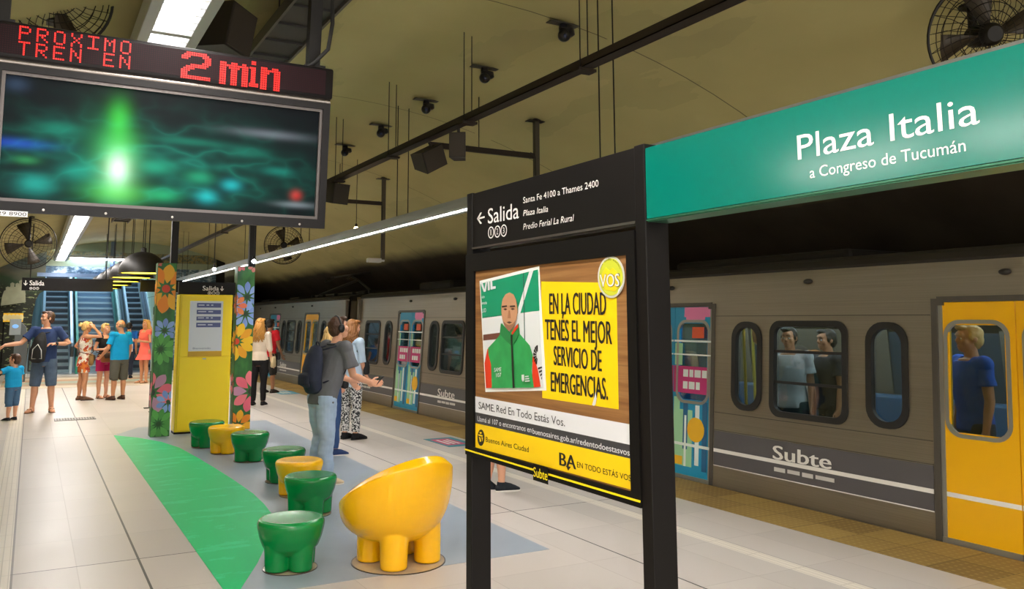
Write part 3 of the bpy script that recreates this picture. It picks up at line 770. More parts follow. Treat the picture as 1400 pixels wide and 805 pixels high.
# the poster itself
n = NT('poster_wood', .4)
gr = n.noise(2.2, 6, stretch=(1, .5, 16), rough=.6)
n.color(n.ramp(gr, [(.3, '6a4526'), (.5, '8d6238'), (.62, '9d7346'), (.75, '6f4a2a')]))
bm = BM(); sshape(bm, [(650.2, 371), (861.5, 345), (864.5, 672), (650.6, 612)], 0)
poster = sobj('poster', bm, n.m, smooth=False)
PYEL = M('poster_yellow', 'f7cf0c', .4); PWH = M('poster_white', 'dcdee2', .4); PDK = M('poster_grey', '3d3d40', .45); PBL = M('poster_black', '1d1a17', .5)
def play(nm, pts, k, mat, F_=B_):
    bm = BM(); sshape(bm, [F_(*p) for p in pts], k); return sobj(nm, bm, mat, poster, smooth=False)
play('note_paper', [(385, 133), (778, 140), (790, 803), (390, 743)], .5, PYEL)
bm = BM()
for s, xl, yl, xr, yr, yt in (('EN LA CIUDAD', 430, 303, 727, 308, 196), ('TENÉS EL MEJOR', 408, 436, 757, 462, 331), ('SERVICIO DE', 453, 569, 704, 604, 470), ('EMERGENCIAS.', 438, 707, 736, 753, 606)):
    for dx in (-1.6, 0, 1.6): stext(bm, s, *B_(xl+dx, yl), *B_(xr+dx, yr), B_(0, yt)[1], 2+.1*dx)
sobj('slogan', bm, PBL, poster, smooth=False)
play('paper_curl', [(655, 780), (668, 735), (672, 712), (678, 745), (672, 778), (664, 784)], 3, PWH)
play('print_border', [(62, 130), (374, 52), (412, 704), (93, 712)], 1, M('print_paper', 'e9ebe8', .4))
play('van_side', [(76, 322), (375, 285), (398, 690), (100, 692)], 2, M('van_white', 'd7dbdc', .4))
play('van_panel', [(68, 145), (369, 70), (376, 286), (78, 326)], 2, M('van_green', '0f9168', .4))
play('van_stripe', [(325, 82), (346, 76), (278, 300), (266, 302), (268, 270)], 3, PWH)
play('van_trim', [(84, 412), (180, 400), (180, 432), (84, 442)], 3, M('van_brown', '6a3f33', .5))
play('van_seam', [(293, 90), (296, 90), (303, 440), (299, 440)], 3, M('seam_grey', '3f5f55', .5))
bm = BM()
for pts in ([(70, 138), (80, 136), (92, 176), (98, 134), (106, 132), (98, 186), (88, 188)], [(108, 131), (117, 129), (119, 178), (110, 180)], [(122, 128), (131, 126), (133, 160), (150, 157), (150, 170), (124, 176)]): sshape(bm, [B_(*p) for p in pts], 4)
for s, x0, x1, yb, yt in (('ión', 78, 92, 222, 207), ('encia', 78, 104, 254, 238), ('LUD', 78, 100, 296, 276)): stext(bm, s, *B_(x0, yb), *B_(x1, yb-3), B_(0, yt)[1], 4, bold=.01)
sobj('van_lettering', bm, PWH, poster, smooth=False)
# wheel emblem at the print's edge
bm = BM()
for k in range(7):
    a0 = math.radians(100+k*24); sshape(bm, [B_(372+f*24*math.cos(a0+d), 518-f*52*math.sin(a0+d)) for f, d in ((.35, 0), (1, -.12), (1, .2), (.4, .15))], 4)
for k in range(4): sshape(bm, [B_(372+k*6, 585+k*18), B_(392, 578+k*18), B_(393, 586+k*18), B_(373+k*6, 594+k*18)], 4)
sobj('van_emblem', bm, PBL, poster, smooth=False)
# the printed portrait: bald man in green and red jacket
SK = M('portrait_skin', 'c08f6c', .5)
play('portrait_sleeve', [(108, 485), (92, 560), (100, 691), (148, 690), (140, 520)], 4, M('jacket_red', 'd63a1c', .45))
play('portrait_sleeve', [(335, 520), (345, 560), (340, 689), (386, 684), (372, 600), (352, 530)], 4, M('jacket_red', ''))
play('portrait_jacket', [(112, 482), (160, 430), (182, 400), (184, 352), (225, 400), (272, 352), (278, 408), (330, 468), (346, 520), (340, 600), (352, 688), (132, 692), (128, 570), (115, 520)], 5, M('jacket_green', '2f9a52', .45, var=.35, vs=14))
play('portrait_head', [(184, 300), (183, 265), (190, 225), (205, 200), (226, 191), (246, 200), (260, 228), (265, 262), (268, 292), (262, 330), (248, 372), (232, 390), (218, 388), (200, 365), (188, 330)], 6, SK)
play('portrait_collar', [(182, 352), (200, 372), (222, 400), (236, 412), (238, 470), (205, 440), (176, 408)], 7, M('jacket_green_dark', '257d43', .45))
play('portrait_collar', [(274, 352), (258, 378), (240, 412), (240, 470), (262, 440), (278, 405)], 7, M('jacket_green_dark', ''))
play('portrait_collar_lining', [(262, 366), (272, 356), (274, 372), (244, 412), (238, 404)], 8, M('jacket_red', ''))
play('portrait_zip', [(236, 412), (243, 412), (256, 691), (247, 691)], 9, PBL)
bm = BM()
for pts in ([(195, 278), (205, 273), (215, 278), (205, 284)], [(233, 277), (244, 272), (255, 277), (244, 283)], [(212, 346), (226, 342), (240, 347), (226, 354)]): sshape(bm, [B_(*p) for p in pts], 7)
sobj('portrait_features', bm, M('portrait_dark', '4f3425', .6), poster, smooth=False)
play('portrait_nose', [(222, 285), (228, 285), (233, 326), (217, 326)], 7, M('portrait_mid', 'a5714f', .5))
play('portrait_beard', [(192, 340), (212, 358), (226, 362), (243, 356), (258, 338), (246, 373), (232, 390), (218, 388), (202, 366)], 7, M('portrait_shade', '94694d', .5))
play('portrait_brow', [(188, 262), (213, 258), (216, 265), (190, 270)], 8, M('portrait_hair', '2d1f17', .6)); play('portrait_brow', [(230, 260), (256, 258), (258, 266), (232, 267)], 8, M('portrait_hair', ''))
bm = BM()
stext(bm, 'SAME', *B_(150, 606), *B_(187, 602), B_(0, 586)[1], 9, bold=.02); stext(bm, '107', *B_(160, 634), *B_(187, 631), B_(0, 614)[1], 9, bold=.02)
for k in range(3): sshape(bm, [B_(312, 628+k*12), B_(330+k*3, 626+k*12), B_(330+k*3, 632+k*12), B_(312, 634+k*12)], 9)
sshape(bm, [B_(294, 622), B_(306, 620), B_(307, 648), B_(301, 658), B_(295, 648)], 9)
sobj('jacket_print', bm, PWH, poster, smooth=False)
# round badge
cc = (757, 110)
ell = lambda rx, ry, k=28: [(cc[0]+rx*math.cos(i*2*PI/k), cc[1]-ry*math.sin(i*2*PI/k)) for i in range(k)]
play('badge', ell(71, 110), 4, M('badge_silver', 'c9c9bf', .35)); play('badge_face', ell(62, 98), 5, M('badge_lime', 'c9d03a', .4))
play('badge_centre', [(712, 92), (732, 60), (752, 78), (768, 62), (800, 96), (806, 150), (780, 185), (730, 178), (708, 140)], 6, M('badge_yellow', 'f0d21c', .4))
play('badge_fold', [(826, 140), (812, 168), (790, 212), (800, 176)], 7, PWH)
bm = BM(); stext(bm, 'VOS', *B_(703, 163), *B_(808, 160), B_(0, 96)[1], 7, bold=.05); sobj('badge_outline', bm, M('badge_dark', '55584a', .5), poster, smooth=False)
bm = BM(); stext(bm, 'VOS', *B_(705, 161), *B_(806, 158), B_(0, 98)[1], 8, bold=.02); sobj('badge_lettering', bm, M('print_white', ''), poster, smooth=False)
bm = BM(); s = '·En todo estás·'
for i, ch in enumerate(s):
    if ch == ' ': continue
    a = math.radians(158-i*136/(len(s)-1)); x, y = cc[0]+57*math.cos(a), cc[1]-88*math.sin(a)
    dx, dy = 4.2*math.sin(a), 6.5*math.cos(a)
    stext(bm, ch, *B_(x-dx, y-dy), *B_(x+dx, y+dy), B_(0, y-dy-12)[1], 7)
sobj('badge_rim_lettering', bm, PBL, poster, smooth=False)
# lower bands
play('white_band', [(49, 55), (1058, 238), (1066, 372), (50, 157)], 1, PWH, D_)
play('grey_band', [(50, 157), (1066, 372), (1069, 462), (50, 228)], 1, PDK, D_)
play('yellow_band', [(50, 228), (1069, 462), (1076, 664), (50, 385)], 1, PYEL, D_)
bm = BM()
stext(bm, 'SAME.', *D_(72, 134), *D_(177, 157), D_(0, 90)[1], 2, bold=.02); stext(bm, 'Red En Todo Estás Vos.', *D_(188, 157), *D_(632, 250), D_(0, 110)[1], 2)
sobj('lettering', bm, PDK, poster, smooth=False)
bm = BM()
stext(bm, 'Llamá al 107 o encontranos en', *D_(65, 214), *D_(415, 290), D_(0, 182)[1], 2); stext(bm, 'buenosaires.gob.ar/redentodoestasvos', *D_(422, 296), *D_(1051, 440), D_(0, 262)[1], 2, bold=.02)
sobj('lettering', bm, PWH, poster, smooth=False)
bm = BM()
stext(bm, 'Buenos Aires Ciudad', *D_(118, 348), *D_(397, 417), D_(0, 316)[1], 2, bold=.008); stext(bm, 'EN TODO ESTÁS VOS', *D_(710, 513), *D_(1060, 605), D_(0, 478)[1], 2, bold=.01)
stext(bm, 'BA', *D_(597, 500), *D_(702, 528), D_(0, 418)[1], 2, bold=.07); sshape(bm, [D_(640, 505), D_(668, 512), D_(652, 536)], 2)
el = lambda rx, ry, k=22: [D_(87+rx*math.cos(i*2*PI/k), 323-ry*math.sin(i*2*PI/k)) for i in range(k)]
sshape(bm, el(22, 53), 2)
sobj('lettering', bm, PBL, poster, smooth=False)
bm = BM()
for pts in ([(72, 300), (100, 308), (98, 316), (74, 310)], [(76, 318), (84, 320), (90, 345), (82, 350)], [(92, 318), (101, 322), (98, 346)], [(80, 285), (94, 288), (90, 298), (82, 296)]): sshape(bm, [D_(*p) for p in pts], 3)
sobj('crest', bm, PYEL, poster, smooth=False)

# ================================================================ green station name sign
n = NT('sign_green', .17); n.color(n.ramp(n.noise(2), [(0, '007263'), (1, '007768')]))
n.b.inputs['Specular IOR Level'].default_value = .6
zt2, zb2 = 2.342, 2.062
ye = -.62
t = thing('station_name_sign', 'long glossy green station name sign reading Plaza Italia', 'sign', (SX, 1.0, 2.06)); OFF = V((-SX, -1.0, -2.06))
bm = BM(); box(bm, (SX, ye, zb2+.012), (SX+.11, yR-.004, zt2)); pn = sobj('panel', bm, n.m, t, smooth=False)
bm = BM(); box(bm, (SX+.004, ye, zb2), (SX+.10, yR-.004, zb2+.0115)); box(bm, (SX-.003, ye, zb2+.004), (SX+.004, yR-.004, zb2+.0085)); sobj('lower_trim', bm, M('green_trim', '3f7a5f', .3, .5), t, smooth=False)
bm = BM()
G_ = lambda x, y: (1080+x/4.375, 120+y/4.375)
def gtext(s, l, r, yt):
    a, b = onX(*l, SX), onX(*r, SX); text(bm, s, (SX-.0005, a.y, a.z), (SX-.0005, b.y, b.z), onX(l[0], yt, SX).z-a.z, NXM, t=.001)
gtext('Plaza Italia', G_(50, 431), G_(1138, 212), G_(0, 286)[1])
gtext('a Congreso de Tucumán', G_(122, 541), G_(1055, 378), G_(0, 477)[1])
sobj('lettering', bm, M('sign_white_gloss', 'f6f5f2', .2), pn, smooth=False)
bm = BM(); box(bm, (SX-.004, ye-.06, 0), (SX+.108, ye, 2.362), bev=.004); sobj('post', bm, BLK, t, smooth=False)

# ================================================================ elephant stools and chair
def stool(name, label, mat, loc, rot, s=1.0, group=None):
    t = thing(name, label, 'stool', loc, rot, group)
    bm = BM()
    lathe(bm, [(.02, .125), (.14, .128), (.19, .185), (.214, .26), (.229, .34), (.231, .372), (.221, .398), (.20, .408), (.10, .403), (.0201, .402)], n=48)
    for k in range(4):
        a = PI/4+k*PI/2; c = V((.112*math.cos(a), .112*math.sin(a), 0)); d = V((.104*math.cos(a), .104*math.sin(a), 0))
        tube(bm, [c+V((0, 0, .004)), c+V((0, 0, .012)), c+V((0, 0, .12)), d+V((0, 0, .25))], [.076, .081, .085, .10], 24)
    bmesh.ops.transform(bm, matrix=Matrix.Diagonal((1, 1, .82, 1)), verts=bm.verts[:])
    obj('body', remesh(bm, .0075, 4), mat, t, angle=180)
    return t
def floor_disc(loc, r, label):
    bm = BM(); lathe(bm, [(.001, 0), (r, 0), (r, .004), (.001, .004)], n=40)
    o = obj('floor_disc', bm, M('disc_glass', 'b3a289', .15, var=.2, vs=9), None); o.location = loc
    bm = BM(); frame(bm, [(r*1.012*math.cos(i*PI/20), r*1.012*math.sin(i*PI/20)) for i in range(40)], [(r*.985*math.cos(i*PI/20), r*.985*math.sin(i*PI/20)) for i in range(40)], (0, 0, 0), (1, 0, 0), (0, 1, 0), .005)
    obj('rim', bm, M('disc_rim', '3a3029', .4), o)
    tag(o, label, 'floor plate', 'floor plates under the seats')
ZP = .0015
GRN = M('stool_green', '00803a', .26, coat=.12, bump=.03, bs=40); YLW = M('stool_yellow', 'fcbe04', .24, coat=.12, bump=.02, bs=40)
SP = [('g', 2.17, 11.85, 'farthest green elephant-legged stool, nearest the yellow kiosk'),
      ('y', 2.30, 11.2, 'yellow stool between the two far green stools near the kiosk'),
      ('g', 2.43, 10.45, 'green stool just in front of the far yellow stool'),
      ('g', 2.45, 8.98, 'green stool partly hidden by the nearer yellow stool'),
      ('y', 2.40, 8.22, 'yellow stool closely sandwiched between two green ones in mid row'),
      ('g', 2.26, 7.38, 'green stool in front of the nearer yellow stool'),
      ('g', 1.67, 5.88, 'nearest green stool, beside the big yellow chair and the leaf tip')]
first = None
for i, (c, x, y, lb) in enumerate(SP):
    floor_disc((x, y, ZP), .185, ('round floor plate under the '+lb.split(',')[0]).replace('elephant-legged ', ''))
    if first is None: first = stool('elephant_stool', lb, GRN, (x, y, ZP+.004), .5, group='elephant-legged stools')
    else:
        d = dup(first, (x, y, ZP+.004), .35+i*.4, lb)
        if c == 'y':
            ch = d.children[0]; ch.data = ch.data.copy(); ch.data.materials[0] = YLW
c0 = V((2.39, 5.67, ZP))
floor_disc(c0, .33, 'large round floor plate under the yellow scoop chair')
t = thing('elephant_chair', 'big glossy yellow scoop chair on four thick legs', 'chair', c0+V((0, 0, .004)))
bm = BM(); rings = []; N = 64
ri, aw = V((.921, -.39)), V((.39, .921))
def ztop(x, y): return .522+.30*(x*ri.x+y*ri.y)-.40*(x*aw.x+y*aw.y)
prof = []
for k in range(1, 15): prof.append(('o', k/14*PI/2))
prof += [('l', 0), ('l', 1), ('l', 2)]
for k in range(13, 0, -1): prof.append(('i', k/14*PI/2))
for kind, th in prof:
    ring = []
    for j in range(N):
        a = 2*PI*j/N; ca, sa = math.cos(a), math.sin(a); R = .405 - .022*(ca*ri.x+sa*ri.y)
        if kind == 'o': r = R*math.sin(th)**.72; z0 = .14; zt0 = ztop(R*ca, R*sa); z = z0+(zt0-z0)*(1-math.cos(th)**.85)
        elif kind == 'l': r = R-(.052, .060, .078)[th]; z = ztop(R*ca, R*sa)+(.040, .042, .034)[th]
        else: r = (R-.086)*math.sin(th)**.9; zt0 = ztop(R*ca, R*sa); z = .30+(zt0-.30)*(1-math.cos(th))
        ring.append(bm.verts.new((r*ca, r*sa, z)))
    rings.append(ring)
for A, B in zip(rings, rings[1:]):
    for j in range(N): face(bm, [A[j], A[(j+1) % N], B[(j+1) % N], B[j]])
face(bm, rings[0][::-1]); face(bm, rings[-1])
for k in range(4):
    a = math.radians(-122+90*k); c = V((.205*math.cos(a), .205*math.sin(a), 0))
    tube(bm, [c+V((0, 0, .004)), c+V((0, 0, .012)), c*.99+V((0, 0, .14)), c*.9+V((0, 0, .30))], [.088, .093, .097, .115], 28)
obj('body', remesh(bm, .0075, 3), YLW, t, angle=180)

# ================================================================ train display
TL = math.radians(4.5)
TVO = V((0, 4.6, 2.215)); TN = V((0, -math.cos(TL), -math.sin(TL))); TU = V((0, -math.sin(TL), math.cos(TL)))
def TV(x, y, d=0):
    p = hit(x, y, TVO+TN*d, TN)-TVO; return (p.x, p.dot(TU))
t = thing('train_display', 'black hanging display with red LED line over a green lit screen', 'display', TVO); t.rotation_euler = (TL, 0, 0)
xl_, xr_ = -.285, TV(446, 200)[0]
z_top, z_led = TV(452, 96)[1], TV(453, 141)[1]
zs0 = TV(436, 311)[1]
TVB = M('display_black', '151213', .4, 0, spec=.25)
bm = BM(); box(bm, (xl_, .03, zs0), (xr_, .26, z_led+.02), bev=.02); body = obj('body', bm, TVB, t)
bm = BM(); box(bm, (xl_-.005, -.045, z_led+.012), (xr_+.012, .24, z_top), bev=.014); led = obj('led_box', bm, TVB, t)
n = NT('led_window', .4); n.b.inputs['Specular IOR Level'].default_value = .12; n.color(n.mix(0.0, '1c0e12', '1c0e12'))
dm = n.f('MULTIPLY', n.f('LESS_THAN', n.f('PINGPONG', n.x, .00525), .002), n.f('LESS_THAN', n.f('PINGPONG', n.z, .00525), .002))
n.color(n.mix(dm, '190b0f', '3a1219'))
bm = BM(); box(bm, (xl_+.02, -.049, z_led+.032), (xr_-.035, -.046, z_top-.018)); obj('led_window', bm, n.m, led, smooth=False)
DOT = EM('led_red', 'ff1408', 1.05, '300000')
FONT = {'P': 'F1F1F000 11110.10001.10001.11110.10000.10000.10000'.split()[1], 'R': '11110.10001.10001.11110.10100.10010.10001', 'O': '01110.10001.10001.10001.10001.10001.01110', 'X': '10001.10001.01010.00100.01010.10001.10001', 'I': '11111.00100.00100.00100.00100.00100.11111', 'M': '10001.11011.10101.10101.10001.10001.10001', 'T': '11111.00100.00100.00100.00100.00100.00100', 'E': '11111.10000.10000.11110.10000.10000.11111', 'N': '10001.11001.10101.10101.10011.10001.10001', ' ': '0'}
def dots(bm, rows, x0, z0, px, pz):
    for r, row in enumerate(rows):
        for c, b in enumerate(row):
            if b == '1':
                x, z = x0+c*px, z0-r*pz; box(bm, (x-px*.36, -.0515, z-pz*.36), (x+px*.36, -.0492, z+pz*.36))
a0 = TV(28, 36, .049); a1 = TV(182, 60, .049); adv = (a1[0]-a0[0])/(6+.72); b0 = TV(28, 57.3, .049)
pz = .0099
for s, zz in (('PROXIMO', a0[1]), ('TREN EN', b0[1])):
    for i, ch in enumerate(s):
        if ch == ' ': continue
        bm = BM(); dots(bm, FONT[ch].split('.'), a0[0]+i*adv, zz, adv/7.2, pz); obj('led_character', bm, DOT, led, smooth=False)
BIG = {'2': '0011111111100.0111111111110.1111000001111.1110000000111.0000000000111.0000000001111.0000111111110.0011111111100.0111110000000.1111000000000.1110000000000.1110000000000.1111111111111.1111111111111',
 'm': '1110011100110.1111111111111.1110111110111.1110011100111.1110011100111.1110011100111.1110011100111.1110011100111.1110011100111.1110011100111',
 'i': '011100.011100.000000.111100.011100.011100.011100.011100.011100.011100.011100.111111.111111',
 'n': '111001110.111111111.111100111.111000111.111000111.111000111.111000111.111000111.111000111.111000111'}
H_ = lambda x, y: (230+x/6.087, 40+y/6.087)
for ch, l, r, tp, bt in (('2', 122, 352, 185, 398), ('m', 440, 660, 272, 446), ('i', 686, 752, 270, 470), ('n', 780, 926, 322, 492)):
    rows = BIG[ch].split('.'); p0 = TV(*H_(l, tp), .049); p1 = TV(*H_(r, tp+(r-l)*.16), .049); p2 = TV(*H_(l, bt), .049)
    bm = BM(); dots(bm, rows, p0[0], p0[1], (p1[0]-p0[0])/(len(rows[0])-1), (p0[1]-p2[1])/(len(rows)-1)); obj('led_character', bm, DOT, led, smooth=False)
bm = BM(); tube(bm, [(xl_, .0, z_led+.0), (xr_+.004, .0, z_led+.0)], .026, 12); obj('trim_bar', bm, M('display_trim', '8a827c', .25, .8), t)
sx0, sx1 = TV(2, 190)[0], TV(434.5, 200)[0]; sz0, sz1 = TV(430, 296)[1], TV(434, 153)[1]
bm = BM()
oc = lambda d: [(sx0-d, sz0-d), (sx1+d, sz0-d), (sx1+d, sz1+d), (sx0-d, sz1+d)]
frame(bm, [(xl_-.004, zs0-.006), (xr_+.006, zs0-.006), (xr_+.006, z_led-.01), (xl_-.004, z_led-.01)], oc(.016), (0, .03, 0), (1, 0, 0), (0, 0, 1), .055)
obj('bezel', bm, TVB, t, smooth=False)
bm = BM(); frame(bm, oc(.016), oc(0), (0, .03, 0), (1, 0, 0), (0, 0, 1), .04); obj('inner_bezel', bm, M('display_inner', '5e5856', .3, .6), t, smooth=False)
# blurred picture on the lit screen
n = NT('screen_picture', .35); n.b.inputs['Specular IOR Level'].default_value = .08; n.color(n.mix(0.0, '04060a', '04060a'))
u = n.f('DIVIDE', n.f('SUBTRACT', n.x, sx0), sx1-sx0); v = n.f('DIVIDE', n.f('SUBTRACT', n.z, sz0), sz1-sz0)
acc = None
nz = n.noise(3.0, 2, stretch=(1, 1, 2.0)); env = n.f('EXPONENT', n.f('MULTIPLY', n.f('ADD', n.f('POWER', n.f('DIVIDE', n.f('SUBTRACT', u, .45), .40), 2), n.f('POWER', n.f('DIVIDE', n.f('SUBTRACT', v, .36), .34), 2)), -1))
ridge = n.f('POWER', n.f('SUBTRACT', 1, n.f('ABSOLUTE', n.f('MULTIPLY_ADD', nz, 5, -2.5))), 3)
ridge = n.f('MAXIMUM', ridge, 0)
acc = n.mix(n.f('MULTIPLY', env, n.f('MULTIPLY_ADD', nz, .8, .1)), '030509', '0c5f50')
acc = n.mix(n.f('MULTIPLY', env, n.f('MULTIPLY', ridge, .6)), acc, '1c9a80', 'ADD')
for (cu, cv, su, sv, col) in ((.33, .74, .030, .13, '3fd038'), (.335, .52, .050, .13, '35b83a'), (.335, .28, .050, .20, '86e086'), (.335, .31, .028, .11, 'ffffff'), (.335, .10, .075, .08, '49c038'), (.27, .45, .05, .3, '0f5a30'), (.04, .45, .08, .035, '1b40b8'), (.07, .32, .03, .03, '2f8f50'), (.10, .13, .045, .07, '1fa597'), (.22, .26, .05, .07, '128a78'), (.48, .11, .045, .05, '20b070'), (.62, .12, .030, .05, '1fbcc0'), (.70, .24, .028, .045, '1fbcc0'), (.59, .29, .04, .05, '20a070'), (.45, .35, .05, .06, '20a880'), (.55, .6, .10, .03, '0f7058'), (.82, .74, .12, .035, '70767e'), (.86, .40, .05, .035, '0f7868'), (.75, .55, .06, .05, '0c5a48'), (.93, .19, .017, .04, 'd02222'), (.93, .10, .06, .025, '7c8188'), (.03, .93, .03, .05, '304058'), (.15, .6, .06, .05, '0f7860')):
    g = n.f('EXPONENT', n.f('MULTIPLY', n.f('ADD', n.f('POWER', n.f('DIVIDE', n.f('SUBTRACT', u, cu), su), 2), n.f('POWER', n.f('DIVIDE', n.f('SUBTRACT', v, cv), sv), 2)), -.8))
    acc = n.mix(g, acc, col, 'ADD')
n.nt.links.new(acc, n.b.inputs['Emission Color']); n.b.inputs['Emission Strength'].default_value = .45
bm = BM(); box(bm, (sx0, .012, sz0), (sx1, .03, sz1)); obj('screen', bm, n.m, t, smooth=False)
bm = BM(); p = TV(0, 291, .027); q = TV(38, 291, .027); box(bm, (p[0]-.06, -.0262, p[1]-.014), (q[0], -.0245, p[1]+.013)); lb_ = obj('label_plate', bm, PWH, t, smooth=False)
bm = BM(); text(bm, '29 8900', (p[0]-.01, -.0265, p[1]-.009), (q[0]-.006, -.0265, p[1]-.009), .017, (0, -1, 0), t=.0005); obj('lettering', bm, PBL, lb_, smooth=False)
bm = BM()
for x in (.02, .3, .62, .98, 1.3): lathe(bm, [(.001, -.028), (.006, -.027), (.007, -.024)], (x, 0, zs0+.012), 8, axis='y')
obj('screw', bm, M('screw_pale', 'b7b2ac', .3, .7), t)
px_ = onY(426, 60, 4.75).x
for x in (px_, -.22):
    bm = BM(); box(bm, (x-.035, .16, z_top-.1), (x+.035, .23, 4.24-2.215-.02)); box(bm, (x-.06, .13, z_top-.02), (x+.06, .25, z_top+.05)); box(bm, (x-.09, .10, z_top+.0), (x+.09, .27, z_top+.02))
    obj('hanger_pole', bm, M('pole_dark', '1f1c1a', .5, .4), t, smooth=False)
bm = BM(); tube(bm, [(px_-.09, .16, z_top+.0), (px_-.02, .10, z_top+.05), (px_+.055, .08, z_top+.14), (px_+.075, .08, z_top+.3), (px_+.06, .1, z_top+.7)], .012, 8); obj('cable', bm, M('cable_black', '191716', .5), t)
# ================================================================ flower columns
def clip(poly, x0, x1, y0, y1):
    def cut(P, f, g):
        out = []
        for i in range(len(P)):
            a, b = P[i-1], P[i]
            if f(b):
                if not f(a): out.append(g(a, b))
                out.append(b)
            elif f(a): out.append(g(a, b))
        return out
    lx = lambda v: (lambda a, b: (v, a[1]+(b[1]-a[1])*(v-a[0])/(b[0]-a[0])))
    ly = lambda v: (lambda a, b: (a[0]+(b[0]-a[0])*(v-a[1])/(b[1]-a[1]), v))
    for f, g in ((lambda p: p[0] >= x0, lx(x0)), (lambda p: p[0] <= x1, lx(x1)), (lambda p: p[1] >= y0, ly(y0)), (lambda p: p[1] <= y1, ly(y1))):
        if len(poly) < 3: return []
        poly = cut(poly, f, g)
    return poly if len(poly) > 2 else []
def flower(par, o, ux, box_, cu, cv, R, npet, cols, core, rot=0, wid=.30, lay=0):
    """petals on the flat face of a column; box_ clips them at the face's edges"""
    bm = BM(); uy = (0, 0, 1); nn = V(ux).cross(V(uy)).normalized(); mats = [M('petal_'+c, c, .45) for c in cols]+[M('petal_'+core, core, .45)]
    ob = V(o)+nn*(.0014*lay)
    for k in range(npet):
        a = rot+2*PI*k/npet; pts = []
        for q in range(14):
            s = q/13
            pts.append((R*(.22+.78*s), R*wid*.68*math.sin(PI*s**1.25)**.75))
        pts = pts + [(x, -y) for x, y in pts[-2:0:-1]]
        pl_ = clip([(cu+x*math.cos(a)-y*math.sin(a), cv+x*math.sin(a)+y*math.cos(a)) for x, y in pts], *box_)
        if pl_: prism(bm, pl_, ob, ux, uy, .002+.00012*k, k % len(cols))
    c_ = clip([(cu+.16*R*math.cos(i*PI/8), cv+.16*R*math.sin(i*PI/8)) for i in range(16)], *box_)
    if c_: prism(bm, c_, ob, ux, uy, .0042, len(cols))
    return obj('painted_flower', bm, mats, par, smooth=False)
CG = NT('column_green', .45); CG.color(CG.ramp(CG.noise(7, 4, stretch=(1, 1, .5)), [(.3, '1d4a22'), (.5, '2c6a2e'), (.7, '3d8438')])); CG = CG.m
def column(label, x0, x1, y, h, fl_front, fl_side, pole_x):
    t = thing('flower_column', label, 'column', ((x0+x1)/2, y, 0)); w_ = x1-x0; hw = w_/2
    bm = BM(); box(bm, (-hw, 0, 0), (hw, .22, h), bev=.006); sh = obj('shaft', bm, CG, t, smooth=False)
    for i, (u, v, R, n_, cols, core, rot, wd) in enumerate(fl_front): flower(sh, (-hw, 0, 0), (1, 0, 0), (.004, w_-.004, .004, h-.004), u*w_, v, R*1.12, n_, cols, core, rot, wd, i)
    for i, (u, v, R, n_, cols, core, rot, wd) in enumerate(fl_side): flower(sh, (-hw, .22, 0), (0, -1, 0), (.004, .216, .004, h-.004), u*.22, v, R, n_, cols, core, rot, wd, i)
    bm = BM(); box(bm, (pole_x-.05, .06, h), (pole_x+.05, .16, vz((x0+x1)/2)-.003)); obj('pole', bm, M('pole_dark', ''), t, smooth=False)
    return t
OR = ('f2b01e', 'ee8a12'); PK = ('e8687c', 'c08aa8', 'f07a86'); BL = ('7d9bdc', '8fb0e6'); GRf = ('4f9a44', '5fae4e'); YE2 = ('f5c51c', 'f0a818')
fl = lambda px, py, y: (lambda p: p)(onY(px, py, y))
yc1 = 13.17
column('green column painted with a big orange daisy above pink and blue flowers, behind the leaf tip', 1.615, 1.885, yc1, 2.545, [
    (.48, 2.16, .33, 10, OR, 'd6401c', .2, .34), (.50, 1.54, .165, 9, BL, '2a4a24', .1, .30), (.34, 1.27, .21, 12, GRf, '27511f', 0, .26), (-.02, .64, .28, 9, PK, '2a3a24', .25, .32), (.85, .50, .16, 8, BL, '2a4a24', .4, .32), (.40, .185, .20, 11, GRf, '27511f', .2, .28), (.02, 2.55, .06, 7, ('e06a6a',), 'c03030', 0, .4)],
    [(.6, 2.1, .2, 9, OR, 'd6401c', .3, .3), (.5, 1.4, .16, 9, GRf, '27511f', 0, .3), (.8, .6, .2, 9, PK, '2a3a24', 0, .3)], .10)
yc2 = 13.43
column('green column painted with blue daisies over a yellow flower, beside the standing blond woman', 2.84, 3.115, yc2, 2.545, [
    (.58, 2.06, .22, 9, BL, '1f3f24', .15, .27), (.52, 1.79, .20, 9, BL, '1f3f24', .5, .27), (-.08, 1.92, .17, 8, ('ee7a58', 'f08a50'), 'd6401c', 0, .33), (.06, 1.36, .27, 11, YE2, 'd6401c', .1, .30), (1.0, .58, .29, 9, PK, '3a3a2a', .3, .32), (.3, .06, .22, 9, OR, '9a4a14', 0, .32), (.15, 2.56, .09, 7, ('e06a6a',), 'c03030', 0, .4), (.95, 2.56, .10, 7, ('e58a80',), 'c03030', 0, .4)],
    [(.9, 1.95, .18, 8, ('ee7a58', 'f08a50'), 'd6401c', .2, .33), (.8, 1.34, .2, 9, YE2, 'd6401c', 0, .3), (.5, .7, .16, 8, PK, '3a3a2a', 0, .3)], .10)

